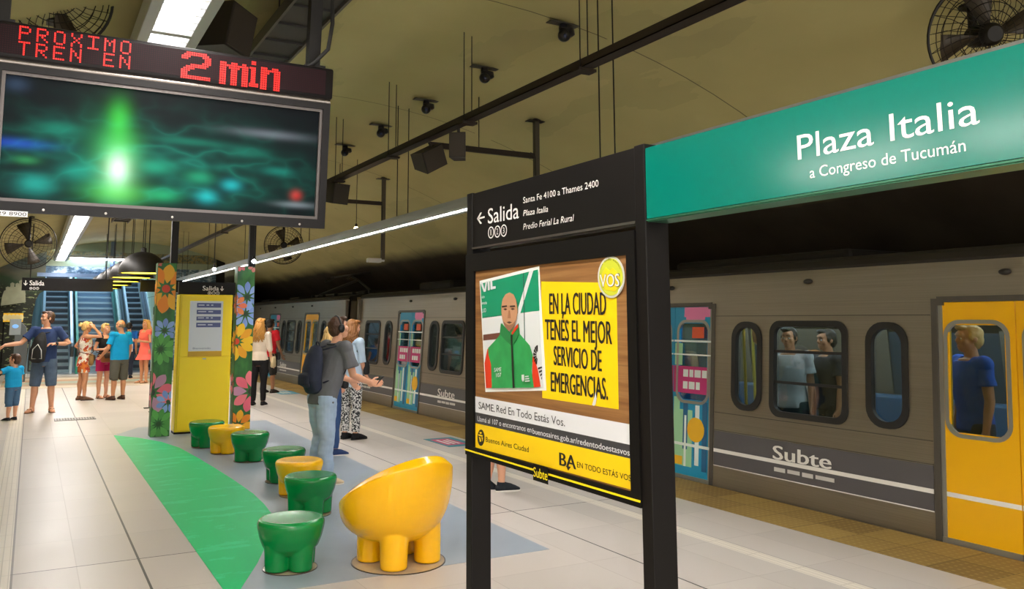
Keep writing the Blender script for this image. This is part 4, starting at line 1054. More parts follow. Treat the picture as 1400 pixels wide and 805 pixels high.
# ================================================================ yellow kiosk
kx0, kx1 = 1.965, 2.755
t = thing('information_kiosk', 'yellow information kiosk with a white screen between the flower columns', 'kiosk', ((kx0+kx1)/2, 13.28, 0)); KO = V((-(kx0+kx1)/2, -13.28, 0))
def kobj(nm, bm, mat, par=None, **k):
    o = obj(nm, bm, mat, par or t, smooth=False, **k); o.data.transform(Matrix.Translation(KO)); return o
KY = M('kiosk_yellow', 'ffdb08', .4, var=.04)
bm = BM(); box(bm, (kx0, 13.30, .03), (kx1, 13.62, 2.085), bev=.012); body = kobj('body', bm, KY)
bm = BM(); box(bm, (kx0+.03, 13.285, .05), (kx1-.03, 13.30, 1.135), bev=.004); kobj('lower_door', bm, KY)
bm = BM(); box(bm, (kx0+.03, 13.285, 1.145), (kx1-.03, 13.30, 2.07), bev=.004); kobj('upper_door', bm, KY)
bm = BM(); box(bm, (kx0+.0, 13.32, 0), (kx1, 13.6, .03)); kobj('plinth', bm, BLK2)
bm = BM(); box(bm, (2.115, 13.275, 1.225), (2.605, 13.286, 1.985)); sc = kobj('screen', bm, EM('kiosk_screen', 'dfe3e6', .06, 'b4b7bc'))
for k, (a, b) in enumerate(((1.885, 1.955), (1.785, 1.850), (1.690, 1.750), (1.585, 1.655))):
    bm = BM(); box(bm, (2.215, 13.272, a), (2.575, 13.2755, b)); kobj('menu_bar', bm, M('menu_blue', '4a5486', .4), sc)
    bm = BM(); 
    for q, wd in ((0, .10+.03*(k % 2)), (1, .05), (2, .04)):
        x = 2.235+(0, .12+.03*(k % 2), .19)[q]; box(bm, (x, 13.2705, a+.03), (x+wd-.01, 13.2725, a+.047))
    kobj('menu_lettering', bm, M('menu_pale', 'b9bfd6', .5), sc)
bm = BM(); text(bm, 'Bienvenido', (2.18, 13.2745, 1.255), (2.44, 13.2745, 1.255), .028, (0, -1, 0), t=.0008, bold=.01); kobj('lettering', bm, M('menu_grey', '5d6370', .5), sc)
bm = BM(); box(bm, (2.112, 13.28, 1.145), (2.607, 13.2865, 1.22)); kobj('tray', bm, M('kiosk_ochre', 'c99a08', .4))
bm = BM(); box(bm, (2.33, 13.276, 1.10), (2.38, 13.287, 1.118)); kobj('lock', bm, steel)
def hanging_sign(label, x0, x1, y, z0, z1, s, txt_x0, txt_x1, tz, cap, arrow_x, dots_x, dots_z, rods=True):
    t = thing('exit_sign', label, 'sign', ((x0+x1)/2, y, z0)); o_ = V((-(x0+x1)/2, -y, -z0))
    def k_(nm, bm, mat, par=t):
        o = obj(nm, bm, mat, par, smooth=False); o.data.transform(Matrix.Translation(o_)); return o
    bm = BM(); box(bm, (x0, y, z0), (x1, y+.10, z1), bev=.003); p = k_('panel', bm, BLK)
    if s:
        bm = BM(); text(bm, s, (txt_x0, y-.001, tz), (txt_x1, y-.001, tz), cap, (0, -1, 0), bold=.02, t=.001)
        a = arrow_x; h = cap; w_ = cap*.09
        prism(bm, [(a-w_, tz+.02*h), (a+w_, tz+.02*h), (a+w_, tz+h), (a-w_, tz+h)], (0, y-.001, 0), (1, 0, 0), (0, 0, 1), .001)
        for sg in (-1, 1): prism(bm, [(a, tz-.10*h), (a+sg*.36*h, tz+.30*h), (a+sg*.36*h, tz+.52*h), (a, tz+.14*h)][::sg], (0, y-.0015, 0), (1, 0, 0), (0, 0, 1), .001)
        for k in range(3):
            c = dots_x+k*.062; frame(bm, [(c+.028*math.cos(i*PI/9), dots_z+.028*math.sin(i*PI/9)) for i in range(18)], [(c+.021*math.cos(i*PI/9), dots_z+.021*math.sin(i*PI/9)) for i in range(18)], (0, y-.0005, 0), (1, 0, 0), (0, 0, 1), .0015)
            text(bm, str(k+1), (c-.008, y-.001, dots_z-.014), (c+.008, y-.001, dots_z-.014), .028, (0, -1, 0), t=.001)
        k_('lettering', bm, TXT, p)
    if rods:
        for x in (x0+.15, x1-.15):
            bm = BM(); tube(bm, [(x, y+.05, z1), (x, y+.05, vz(x)-.003)], .012, 8); k_('hanger_rod', bm, M('rod_dark', ''))
    return t
q = lambda x, y_: onY(x, y_, 13.5)
hanging_sign('black exit sign standing on top of the yellow kiosk', 1.975, 2.825, 13.5, 2.0855, 2.285, 'Salida', q(277, 398).x, q(299, 398).x, 2.155, .07, q(303.5, 395).x, q(286.5, 400).x, 2.115, False)
bm = BM()
q = lambda x, y_: onY(x, y_, 20.0)
hanging_sign('long black exit sign hanging before the escalators', q(30, 385).x, q(155, 385).x, 20.0, 2.315, 2.585, 'Salida', q(40, 395).x, q(60, 395).x, 2.425, .10, q(34.5, 395).x, q(42, 397).x, 2.36)
hanging_sign('plain black hanging panel partly hidden by the orange daisy column', q(192.5, 385).x, 3.0, 20.0, 2.325, 2.595, None, 0, 0, 0, 0, 0, 0, 0)

# dome lamps
def dome(loc, label):
    t = thing('dome_lamp', label, 'lamp', loc, 0, 'dome lamps hanging over the waiting passengers')
    bm = BM(); r = .45; outp = [(r, 0)]+[(r*math.cos(a), .43*math.sin(a)) for a in [PI/2*k/12 for k in range(1, 12)]]+[(.02, .432)]
    inp = [(.02, .415)]+[(.96*r*math.cos(a), .41*math.sin(a)) for a in [PI/2*k/12 for k in range(11, 0, -1)]]+[(.96*r, 0), (r, 0)]
    lathe(bm, outp+inp, n=40, cap=False); obj('shade', bm, [M('dome_black', '14110e', .5)], t, angle=60)
    bm = BM(); lathe(bm, [(.001, .015), (.41, .015), (.41, .03), (.001, .03)], n=36); obj('diffuser', bm, EM('dome_yellow', 'ffe23a', 3.5), t, smooth=False)
    bm = BM(); lathe(bm, [(.05, .42), (.05, .50), (.02, .52)], n=14); obj('cap', bm, M('dome_black', ''), t)
    for x in (-.16, .16):
        bm = BM(); tube(bm, [(0, x, .38), (0, x, vz(loc[0])-loc[2]-.004)], .008, 6); obj('rod', bm, M('rod_dark', ''), t)
    return t
for k, (y, w_) in enumerate(((17.5, 'nearest and largest black dome lamp, beside the daisy column'), (19.5, 'second black dome lamp in the receding row'), (21.6, 'third black dome lamp in the receding row'), (23.9, 'fourth black dome lamp, low over the exit sign gap'), (26.6, 'farthest black dome lamp near the escalators'))):
    dome((1.87-.01*k, y, 2.60), w_)

# ================================================================ fans
def fan(label, loc, R, rotz, tilt, pole_to, group='wire cage fans under the vault'):
    t = thing('cage_fan', label, 'fan', loc, rotz, group); FM = M('fan_black', '1c1813', .5, .4)
    T_ = Matrix.Rotation(tilt, 4, 'X')
    def f(nm, bm, mat=FM, par=t, tr=True):
        if tr: bmesh.ops.transform(bm, matrix=T_, verts=bm.verts[:])
        return obj(nm, bm, mat, par)
    bm = BM()
    for s, ringset in ((-.09, (.25, .4, .55, .7, .83, .93)), (.07, (.4, .7, .93))):
        for q in ringset:
            r = R*q; y = s*(1-(q**2)*.55)
            tube(bm, [(r*math.cos(i*PI/18), y, r*math.sin(i*PI/18)) for i in range(36)], .003, 4, closed=True)
        for k in range(36 if s < 0 else 18):
            a = 2*PI*k/(36 if s < 0 else 18); c, d = math.cos(a), math.sin(a)
            tube(bm, [(R*.2*c, s, R*.2*d), (R*.6*math.cos(a+.2), s*.8, R*.6*math.sin(a+.2)), (R*math.cos(a+.35), 0, R*math.sin(a+.35))], .0022, 4)
    tube(bm, [(R*math.cos(i*PI/24), 0, R*math.sin(i*PI/24)) for i in range(48)], .010, 6, closed=True)
    cg = f('cage', bm)
    bm = BM(); lathe(bm, [(.001, -.11), (.05, -.11), (.075, -.08), (.075, .12), (.05, .16), (.001, .16)], n=18, axis='y'); f('motor', bm)
    for k in range(4):
        a0 = 2*PI*k/4+.3; bm = BM(); P = []
        for i in range(6):
            s = i/5; r = R*(.16+.68*s); wd = .10+.20*s-.12*s*s
            P.append([bm.verts.new((r*math.cos(a0+g*wd*1.6), -.02+.035*g, r*math.sin(a0+g*wd*1.6))) for g in (-1, 0, 1)])
        for A, B in zip(P, P[1:]):
            for j in range(2): face(bm, [A[j], A[j+1], B[j+1], B[j]])
        bl = f('blade', bm, M('fan_blade', '3a3022', .5)); md = bl.modifiers.new('t', 'SOLIDIFY'); md.thickness = .004
    bm = BM(); tube(bm, [(0, .07, .0), (0, .13, .05), (0, .13, pole_to-loc[2]-.003)], .028, 10); lathe(bm, [(.08, pole_to-loc[2]-.02), (.08, pole_to-loc[2]-.004)], (0, .13, 0), 12); f('pole', bm, tr=False)
    return t
p = onY(76, -6, 6.2)
fan('wire cage fan above the train display, beside the bright ceiling light', (p.x, 6.2, p.z), .36, 0, .15, vz(p.x))
p = onY(1347, 48, 3.05)
fan('dark cage fan rising behind the green station sign', (p.x, 3.05, p.z), .375, -.5, .25, vz(p.x+.1)-.02)
p = onY(39, 333, 18.3)
fan('large cage fan before the mural, above the long exit sign', (p.x, 18.3, p.z), .49, 0, .05, vz(p.x))
p = onY(388, 335, 18.2)
fan('distant cage fan above the train, right of the light rail', (p.x, 18.2, p.z), .42, -.2, .1, vz(p.x))

# ================================================================ cable trays, hangers, speakers, cameras
PIPE = M('tray_dark', '2a2119', .55, .3)
tx, tz = 3.34, 3.46
t = thing('cable_tray', 'dark perforated cable tray slanting under the vault toward the green sign', 'cable tray', (tx, 0, tz))
bm = BM(); box(bm, (-.05, -3, 0), (.05, 27, .006)); box(bm, (-.05, -3, 0), (-.045, 27, .06)); box(bm, (.045, -3, 0), (.05, 27, .06)); obj('channel', bm, PIPE, t, smooth=False)
bm = BM()
for s, r in ((-.02, .018), (.022, .014)):
    pts = [(s+.006*math.sin(k*.9), -3+k*1.0, .03+.012*(k % 3 == 0)) for k in range(31)]; tube(bm, pts, r, 8)
obj('cable', bm, M('cable_black', ''), t)
for k in range(10):
    y = 1.05+k*1.79
    for s in (-.055, .055):
        bm = BM(); tube(bm, [(s, y+.06*(s > 0), -.02), (s, y+.06*(s > 0), vz(tx)-tz-.004)], .005, 6); obj('hanger_rod', bm, M('rod_dark', ''), t)
    bm = BM(); box(bm, (-.075, y-.015, -.022), (.075, y+.075, -.001)); obj('cross_bracket', bm, PIPE, t, smooth=False)
t = thing('cable_ladder', 'wide dark metal cable ladder under the vault behind the display post', 'cable tray', (1.62, 0, 3.86))
bm = BM()
for s in (-.175, .155): box(bm, (s, -1, 0), (s+.02, 20.2, .09))
obj('side_rail', bm, M('ladder_metal', '5c574f', .5, .5), t, smooth=False)
bm = BM(); box(bm, (-.155, -1, .03), (.155, 20.2, .05)); obj('tray_bottom', bm, M('ladder_bottom', '3d3a36', .6, .3), t, smooth=False)
for k in range(53):
    bm = BM(); box(bm, (-.155, -.9+k*.4, .012), (.155, -.87+k*.4, .03)); obj('rung', bm, M('ladder_dark', '2a2724', .6), t, smooth=False)
for k in range(8):
    for s in (-.165, .165):
        bm = BM(); tube(bm, [(s, .6+k*2.6, .09), (s, .6+k*2.6, vz(1.62+s)-3.86-.004)], .006, 6); obj('hanger_rod', bm, M('rod_dark', ''), t)
# speakers
SPK = M('speaker_dark', '2c2621', .55)
def speaker(label, loc, size, rot, arm):
    t = thing('speaker_box', label, 'speaker', loc); t.rotation_euler = rot; a, b, c = size
    bm = BM()
    hexa(bm, [(-a, -b, -c), (a, -b, -c), (a*.72, b, -c), (-a*.72, b, -c)], [(-a, -b, c), (a, -b, c), (a*.72, b, c), (-a*.72, b, c)]); obj('cabinet', bm, SPK, t, smooth=False)
    bm = BM(); box(bm, (-a*.92, -b-.008, -c*.92), (a*.92, -b-.0005, c*.92), bev=.003); obj('grille', bm, M('speaker_grille', '3d362f', .7), t, smooth=False)
    inv = t.rotation_euler.to_matrix().inverted(); q0 = inv @ (V(arm)-V(loc))
    bm = BM(); tube(bm, [(0, b*.2, c*.9), q0*.6+V((0, 0, c*.3)), q0], .014, 8); obj('bracket', bm, SPK, t)
p = onX(586, 213, tx); speaker('slanted dark speaker box hung under the cable tray', (tx, p.y, p.z-.02), (.11, .10, .13), (math.radians(25), math.radians(58), math.radians(35)), (tx, p.y, tz-.024))
p = onX(627, 196, tx); speaker('upright dark speaker box hung under the cable tray', (tx, p.y, p.z-.03), (.075, .09, .115), (0, 0, -.6), (tx, p.y, tz-.024))
p = onX(459, 264, tx); speaker('dark speaker box at the far end of the cable tray beside the display', (tx, p.y, p.z), (.12, .12, .13), (.2, 0, .3), (tx, p.y, tz-.024))
p = onX(304, 42, 1.12); speaker('dark speaker box fixed beside the bright ceiling light', (1.12, p.y, p.z), (.15, .17, .17), (.12, .1, .75), (1.12, p.y+.1, vz(1.12)-.03))
# L hangers
def hanger(label, x, y, px_arm, lamp=False):
    zc = vz(x)
    t = thing('pole_hanger', label, 'hanger', (x, y, zc))
    za = onY(*px_arm, y).z-zc
    bm = BM(); box(bm, (-.12, -.05, -.03), (.12, .05, -.022)); box(bm, (-.04, -.04, -.022), (.04, .04, -.0)); obj('ceiling_plate', bm, PIPE, t, smooth=False)
    bm = BM(); box(bm, (-.028, -.028, -1.35), (.028, .028, -.022)); obj('pole', bm, M('hanger_grey', '4b463c', .5, .3), t, smooth=False)
    bm = BM(); box(bm, (-1.35, -.02, za-.03), (-.028, .02, za+.03)); obj('arm', bm, PIPE, t, smooth=False)
    bm = BM(); tube(bm, [(-.75, 0, za+.03), (-.75, 0, vz(x-.75)-zc-.004)], .006, 6); obj('arm_rod', bm, M('rod_dark', ''), t)
    bm = BM(); tube(bm, [(-.10, -.035, za+.03), (-.04, -.04, za-.02), (-.035, -.04, za-.2), (-.035, -.035, -1.2)], .008, 6); obj('cable', bm, M('cable_black', ''), t)
    if lamp:
        bm = BM(); box(bm, (-.26, -.06, -1.40), (-.04, .06, -1.33), bev=.008); box(bm, (-.04, -.012, -1.38), (.028, .012, -1.34)); obj('flood_lamp', bm, M('lamp_housing', ''), t, smooth=False)
hanger('L-shaped ceiling hanger with plate, standing clear above the exit panel', 5.0, 7.94, (690, 209))
hanger('L-shaped ceiling hanger with a small flood lamp, right of the display', 4.95, 12.55, (490, 276), True)
# bulb and spots
def bulb(label, loc, r, col, st, top):
    t = thing('bulb_lamp', label, 'lamp', loc); bm = BM(); ball(bm, (0, 0, 0), r, u=14, v=10); obj('bulb', bm, EM('bulb_'+col, col, st), t)
    bm = BM(); lathe(bm, [(.018, .5*r), (.022, r+.03), (.01, r+.05)], n=10); tube(bm, [(0, 0, r+.04), (0, 0, top-loc[2]-.004)], .005, 6); obj('socket', bm, M('cable_black', ''), t)
p = onY(487, 313, 12.0); bulb('glowing warm bulb hanging beyond the light rail', (p.x, 12.0, p.z), .035, 'ffc890', 60, vz(p.x))
p = onY(347, 357, 12.9); bulb('small bright white spot lamp just above the blue daisy column', (p.x, 12.9, p.z), .03, 'e6f2ff', 50, vz(p.x))
p = onY(293, 368, 14.5); bulb('small white spot lamp hanging behind the kiosk exit sign', (p.x, 14.5, p.z), .03, 'f4f8ff', 30, vz(p.x))
# ceiling cameras
CAMB = M('camera_black', '14131a', .3)
words_ = ['nearest black ceiling camera, out of the row before the others', 'ceiling camera highest in view, above the tray near the green sign', 'ceiling camera beside the long tray rods, second in view', 'middle ceiling camera of the row over the tray', 'fourth ceiling camera of the row, above the speaker box', 'farthest ceiling camera, close to the display edge']
first = None
for k in range(1, 6):
    y = 5.681+(k-1)*1.41; z = vz(3.86)
    if first is None:
        t = first = thing('ceiling_camera', words_[k], 'camera', (3.86, y, z), 0, 'ceiling cameras in a row')
        bm = BM(); box(bm, (-.15, -.04, -.022), (.15, .04, -.012)); box(bm, (-.14, -.012, -.012), (-.12, .012, -.004)); box(bm, (.12, -.012, -.012), (.14, .012, -.004)); obj('mount_plate', bm, M('hanger_grey', ''), t, smooth=False)
        bm = BM(); lathe(bm, [(.001, -.022), (.035, -.022), (.04, -.06), (.001, -.06)], n=16); lathe(bm, [(.001, -.06), (.065, -.07), (.07, -.115), (.05, -.13), (.001, -.135)], (.02, -.02, 0), 18); obj('body', bm, CAMB, t)
        bm = BM(); ball(bm, (-.02, -.04, -.135), (.055, .055, .055)); bd = obj('dome', bm, CAMB, t)
        bm = BM(); ball(bm, (-.035, -.082, -.15), (.02, .015, .02), u=12, v=8); obj('lens', bm, M('lens_blue', '27304e', .1), bd)
    else: dup(first, (3.86, y, z), 0, words_[k])

# ================================================================ gates, board, odds and ends near the end wall
t = thing('information_board', 'dark standing information board with pale panel, behind the daisy column', 'board', (2.13, 17.1, 0))
bm = BM(); box(bm, (-.03, -.42, 0), (.03, -.34, 1.95)); box(bm, (-.03, .34, 0), (.03, .42, 1.95)); box(bm, (-.12, -.44, 0), (.12, -.32, .012)); box(bm, (-.12, .32, 0), (.12, .44, .012)); obj('frame', bm, BLK2, t, smooth=False)
bm = BM(); box(bm, (-.04, -.34, .66), (.04, .34, 1.85)); obj('case', bm, BLK2, t, smooth=False)
bm = BM(); box(bm, (-.044, -.30, .72), (-.0405, .30, 1.80)); obj('notice', bm, M('notice_pale', 'aeb9bd', .3), t, smooth=False)
def gate(label, x, y):
    t = thing('ticket_gate', label, 'ticket gate', (x, y, 0))
    bm = BM(); prism(bm, [(-.16, 0), (.16, 0), (.16, 1.15), (.10, 1.50), (-.02, 1.62), (-.16, 1.55)], (0, .5, 0), (1, 0, 0), (0, 0, 1), 1.0); obj('cabinet', bm, M('gate_grey', '5a6064', .4, .4), t, smooth=False)
    bm = BM(); box(bm, (-.30, -.53, 1.28), (-.02, -.49, 1.72), bev=.01); rd = obj('reader', bm, M('gate_reader', '8f989d', .35, .3), t, smooth=False)
    bm = BM(); ball(bm, (-.16, -.535, 1.52), (.08, .008, .055)); obj('display', bm, EM('gate_display', '6f9fd8', .5), rd)
    bm = BM(); frame(bm, rrect(.40, 1.1, .03), rrect(.32, 1.02, .02), (.40, 0, .80), (1, 0, 0), (0, 0, 1), .04); obj('flap_frame', bm, M('gate_dark', '2b3033', .4, .3), t, smooth=False)
    bm = BM(); box(bm, (.24, -.03, .28), (.56, -.015, 1.32)); obj('flap_glass', bm, GLASS('gate_glass', 'b9d6cc'), t, smooth=False)
gate('grey ticket gate with a small blue reader beside the pale arch', -.22, 26.9)
t = thing('flower_banner', 'yellow and white patterned panel on the mural wall behind the ticket gate', 'banner', (0, 0, 0))
a, b = onY(4, 440, 29.6), onY(32, 428, 29.6); bm = BM(); box(bm, (a.x, 29.6, a.z), (b.x, 29.66, b.z)); obj('panel', bm, M('petal_f5c51c', 'f5c51c'), t, smooth=False)
for k in range(5):
    x = a.x+(k+.5)*(b.x-a.x)/5; bm = BM(); prism(bm, [(x+.07*math.cos(i*PI/5), (a.z+b.z)/2+.10*math.sin(i*PI/5)) for i in range(10)], (0, 29.6, 0), (1, 0, 0), (0, 0, 1), .004); obj('blossom', bm, M('petal_pale', 'ece6cf' if k % 2 else 'e6d79a'), t, smooth=False)
bm = BM(); box(bm, (a.x, 29.62, 0), (a.x+.05, 29.67, a.z)); box(bm, (b.x-.05, 29.62, 0), (b.x, 29.67, a.z)); obj('support', bm, BLK2, t, smooth=False)
# painted group of pale robed figures on the mural
t = thing('mural_painting', 'group of pale robed figures painted on the dark mural wall', 'mural', (0, 0, 0))
for k, (px, ph) in enumerate(((9, 34), (15, 40), (22, 38), (27, 42))):
    a = onY(px, 418-k, 29.69); h_ = ph*.0245*.72; bm = BM()
    prism(bm, [(-.16, 0), (.16, .05), (.13, h_*.5), (.09, h_*.78), (.05, h_*.82), (.06, h_*.95), (0, h_), (-.06, h_*.95), (-.05, h_*.82), (-.10, h_*.76), (-.14, h_*.45)], (a.x, 29.7-.0025*k, a.z), (1, 0, 0), (0, 0, 1), .006)
    obj('painted_figure', bm, M('mural_cream', '8f927a', .7, var=.3, vs=5), t, smooth=False)
# ================================================================ people
SKIN = {'fair': M('skin_fair', 'dba283', .5, var=.06, vs=20), 'tan': M('skin_tan', 'c48a66', .5, var=.06, vs=20), 'brown': M('skin_brown', '9a6848', .5, var=.06, vs=20)}
EYEW = M('eye_white', 'ece8e2', .2); IRIS = M('eye_dark', '2a1c14', .2); LIP = M('lip', 'a85a50', .45)
def cloth(c, var=.12): return M('cloth_'+c, c, .85, var=var, vs=9, spec=.25)
def lerp(a, b, t): return a+(b-a)*t
class P:
    """a figure facing local +y, right hand on +x; sizes in shares of the height H"""
    def __init__(s, label, loc, H, face_deg, sex='m', skin='fair', lean=0.0, voxel=.006, build=1.0, fine=True, child=False):
        s.H, s.sex, s.vx, s.b, s.fine = H, sex, voxel, build, fine
        s.root = thing('person', label, 'person', loc, math.radians(face_deg-90))
        s.skin = SKIN[skin]; s.lean = lean; s.head = (0, 0, 0); s.child = child
        s.sw = (.108 if sex == 'm' else .094)*(.95 if child else 1); s.sz = .812 if not child else .77
        s.arms, s.legs = {}, {}
        for k, g in (('R', 1), ('L', -1)):
            s.arm(k, (.10*g, -.03, -1), (.04*g, .22, -1)); s.leg(k, (.02*g, .03, -1), (.0, -.05, -1))
    def torso_y(s, z): return s.lean*max(0, z-.5)
    def arm(s, k, u, f, hand=None, curl=.5):
        g = 1 if k == 'R' else -1; H = s.H; L1, L2 = (.172, .148) if not s.child else (.155, .135)
        sh = V((s.sw*g, s.torso_y(s.sz), s.sz))*H; u, f = V(u).normalized(), V(f).normalized()
        el = sh+u*(L1*H); wr = el+f*(L2*H); s.arms[k] = (sh, el, wr, V(hand).normalized() if hand else f, curl, f)
    def leg(s, k, u, f, foot=None):
        g = 1 if k == 'R' else -1; H = s.H; hip = V((.052*g, 0, .505))*H; u, f = V(u).normalized(), V(f).normalized()
        L1, L2 = .235, .225
        kn = hip+u*(L1*H); an = kn+f*(L2*H); s.legs[k] = [hip, kn, an, V(foot or (.12*g, 1, 0)).normalized()]
    def ground(s, lift={}):
        """raise or lower the whole figure so the lower ankle is at walking height"""
        lo = min(l[2].z for l in s.legs.values()); s.dz = .043*s.H - lo
    def rings(s, zs, grow=0.0, flare=None):
        T = {'m': [(.455, .068, .056), (.50, .094, .068), (.54, .094, .066), (.61, .085, .058), (.68, .095, .066), (.75, .106, .066), (.79, .108, .056), (.818, .092, .044), (.836, .05, .04)],
             'f': [(.455, .068, .058), (.50, .098, .072), (.54, .094, .066), (.61, .071, .052), (.67, .080, .060), (.725, .088, .074), (.775, .092, .054), (.812, .080, .040), (.832, .042, .036)]}[s.sex]
        if s.child: T = [(z*.955+.0, a*1.02, b*1.08) for z, a, b in T]
        pts, rad = [], []
        for z in zs:
            for (z0, a0, b0), (z1, a1, b1) in zip(T, T[1:]):
                if z0 <= z <= z1 or (z > T[-1][0] and z1 == T[-1][0]) or (z < T[0][0] and z0 == T[0][0]):
                    q = max(0, min(1, (z-z0)/(z1-z0))); a, b = lerp(a0, a1, q), lerp(b0, b1, q); break
            if flare and z < flare[0]: a += flare[1]*(flare[0]-z); b += flare[1]*(flare[0]-z)
            yb = .012*math.sin((z-.5)*6)*(1 if z > .6 else 0)
            pts.append(V((0, s.torso_y(z)+yb, z))*s.H); rad.append(((a*s.b)*s.H+grow, (b*s.b)*s.H+grow))
        return pts, rad
    def armr(s): return (.030, .027, .025, .022, .0155) if s.sex == 'm' else (.026, .022, .0205, .019, .0135)
    def legr(s): return (.052, .047, .033, .034, .021) if s.sex == 'm' else (.053, .046, .032, .032, .019)
    def hand_bm(s, bm, k):
        sh, el, wr, d, curl, _ = s.arms[k]; H = s.H; g = 1 if k == 'R' else -1
        side = V((0, 1, 0)) if abs(d.y) < .8 else V((-g*.3, 0, 1))
        a = (side - d*side.dot(d)).normalized(); nrm = d.cross(a)*(-g)        # a: thumb side, nrm: back of hand
        pw = .0235*H
        tube(bm, [wr-d*.012*H, wr+d*.01*H, wr+d*.03*H, wr+d*.053*H], [(.016*H, .011*H), (.020*H, .011*H), (pw, .0105*H), (.0225*H, .0085*H)], 12, ref=a)
        for i, (off, ln) in enumerate(((.75, .040), (.25, .046), (-.27, .043), (-.76, .034))):
            b0 = wr+d*.047*H+a*(off*pw*.86); dd = (d+a*off*.12).normalized(); c1 = curl*(.75+.1*i)
            d1 = (dd*math.cos(c1*.6)-nrm*math.sin(c1*.6)); d2 = (dd*math.cos(c1*1.5)-nrm*math.sin(c1*1.5))
            p1 = b0+d1*(ln*.52*H); p2 = p1+d2*(ln*.5*H); tube(bm, [b0, p1, p2], [.0052*H, .0050*H, .0040*H], 8)
        b0 = wr+d*.014*H+a*pw*.7; t1 = (d*.72+a*.62-nrm*.25).normalized(); p1 = b0+t1*.026*H; p2 = p1+(d*.9+a*.15-nrm*.35).normalized()*.021*H
        tube(bm, [b0, p1, p2], [.0072*H, .0058*H, .0046*H], 8)
    def hm(s):      # head matrix
        yaw, pitch, roll = [math.radians(v) for v in s.head]; z = .875 if not s.child else .83
        s.hc = V((0, s.torso_y(.87)+.004, z))*s.H
        return Matrix.Translation(s.hc) @ Matrix.Rotation(yaw, 4, 'Z') @ Matrix.Rotation(-pitch, 4, 'X') @ Matrix.Rotation(roll, 4, 'Y')
    def hd(s, bm, c, r, u=18, v=12):
        H = s.hs; ball(bm, V(c)*H, (r[0]*H, r[1]*H, r[2]*H), u=u, v=v)
    def body(s):
        s.ground(); H = s.H; s.hs = H*(1.0 if not s.child else 1.28)
        bm = BM()
        zs = [.455, .48, .50, .52, .54, .58, .61, .65, .68, .72, .75, .78, .80, .818, .836]
        tube(bm, *s.rings(zs), n=20, ref=(1, 0, 0))
        nb = V((0, s.torso_y(.82)-.008, .82 if not s.child else .775))*H; nt_ = s.hm() @ V((0, .0, .025*s.hs))
        tube(bm, [nb-V((0, 0, .02*H)), nb, nt_], [.045*H, .034*H, .030*H], 14)
        ar, lr = s.armr(), s.legr()
        for k in 'RL':
            g = 1 if k == 'R' else -1
            sh, el, wr, d, curl, f = s.arms[k]
            tube(bm, [V((.045*g, s.torso_y(s.sz), s.sz-.004))*H, sh, lerp(sh, el, .45), el, lerp(el, wr, .3), wr], [.036*H, ar[0]*1.08*H, ar[1]*H, ar[2]*.92*H, ar[3]*H*1.02, ar[4]*H], 14)
            ball(bm, sh, ar[0]*1.12*H, u=14, v=10)
            s.hand_bm(bm, k)
            hip, kn, an, ft = s.legs[k]
            sk = (an-kn).normalized(); back = V((-ft.x, -ft.y, 0))
            tube(bm, [hip+V((0, 0, .03*H)), hip, lerp(hip, kn, .5), kn, lerp(kn, an, .30)+back*.010*H, lerp(kn, an, .65), an, an-V((0, 0, .012*H))], [.05*H, lr[0]*H, lr[1]*H*.93, lr[2]*H, lr[3]*H, lr[3]*.78*H, lr[4]*H, lr[4]*H], 16)
            s.foot(bm, k, 0)
        nv = len(bm.verts); M_ = s.hm(); hs = s.hs
        hb = BM()
        s.hd(hb, (0, -.004, .072), (.0445, .056, .053)); s.hd(hb, (0, .012, .036), (.036, .044, .044)); s.hd(hb, (0, .034, .008), (.020, .020, .016))
        s.hd(hb, (0, .046, .078), (.032, .012, .018)); s.hd(hb, (.0, .040, .020), (.022, .018, .022))
        tube(hb, [V((0, .048, .072))*hs, V((0, .058, .054))*hs, V((0, .064, .044))*hs], [.005*hs, .0075*hs, .0085*hs], 10); s.hd(hb, (0, .056, .042), (.0105, .008, .006), 10, 8)
        for g in (-1, 1):
            s.hd(hb, (.0445*g, -.006, .055), (.0065, .013, .018), 12, 8); s.hd(hb, (.026*g, .036, .046), (.016, .016, .018), 12, 8)
        bmesh.ops.transform(hb, matrix=M_, verts=hb.verts[:]); me = bpy.data.meshes.new('h'); hb.to_mesh(me); hb.free(); bm.from_mesh(me); bpy.data.meshes.remove(me)
        s.body_o = s.add('body', remesh(bm, s.vx, 2), s.skin)
        for g in (-1, 1):
            eb = BM(); c = V((.0175*g, .0475, .058))*hs
            ball(eb, c, (.0085*hs, .006*hs, .0058*hs), 0, 12, 8); ball(eb, c+V((0, .0045, 0))*hs, (.0036*hs, .0022*hs, .0036*hs), 1, 10, 6)
            bmesh.ops.transform(eb, matrix=M_, verts=eb.verts[:]); s.add('eye', eb, [EYEW, IRIS])
        lb = BM(); ball(lb, V((0, .0545, .0225))*hs, (.0145*hs, .0035*hs, .0042*hs), 0, 12, 6); bmesh.ops.transform(lb, matrix=M_, verts=lb.verts[:]); s.add('mouth', lb, LIP)
        return s
    def add(s, nm, geo, mat):
        o = obj(nm, geo, mat, s.root, angle=180); o.data.transform(Matrix.Translation((0, 0, s.dz))); return o
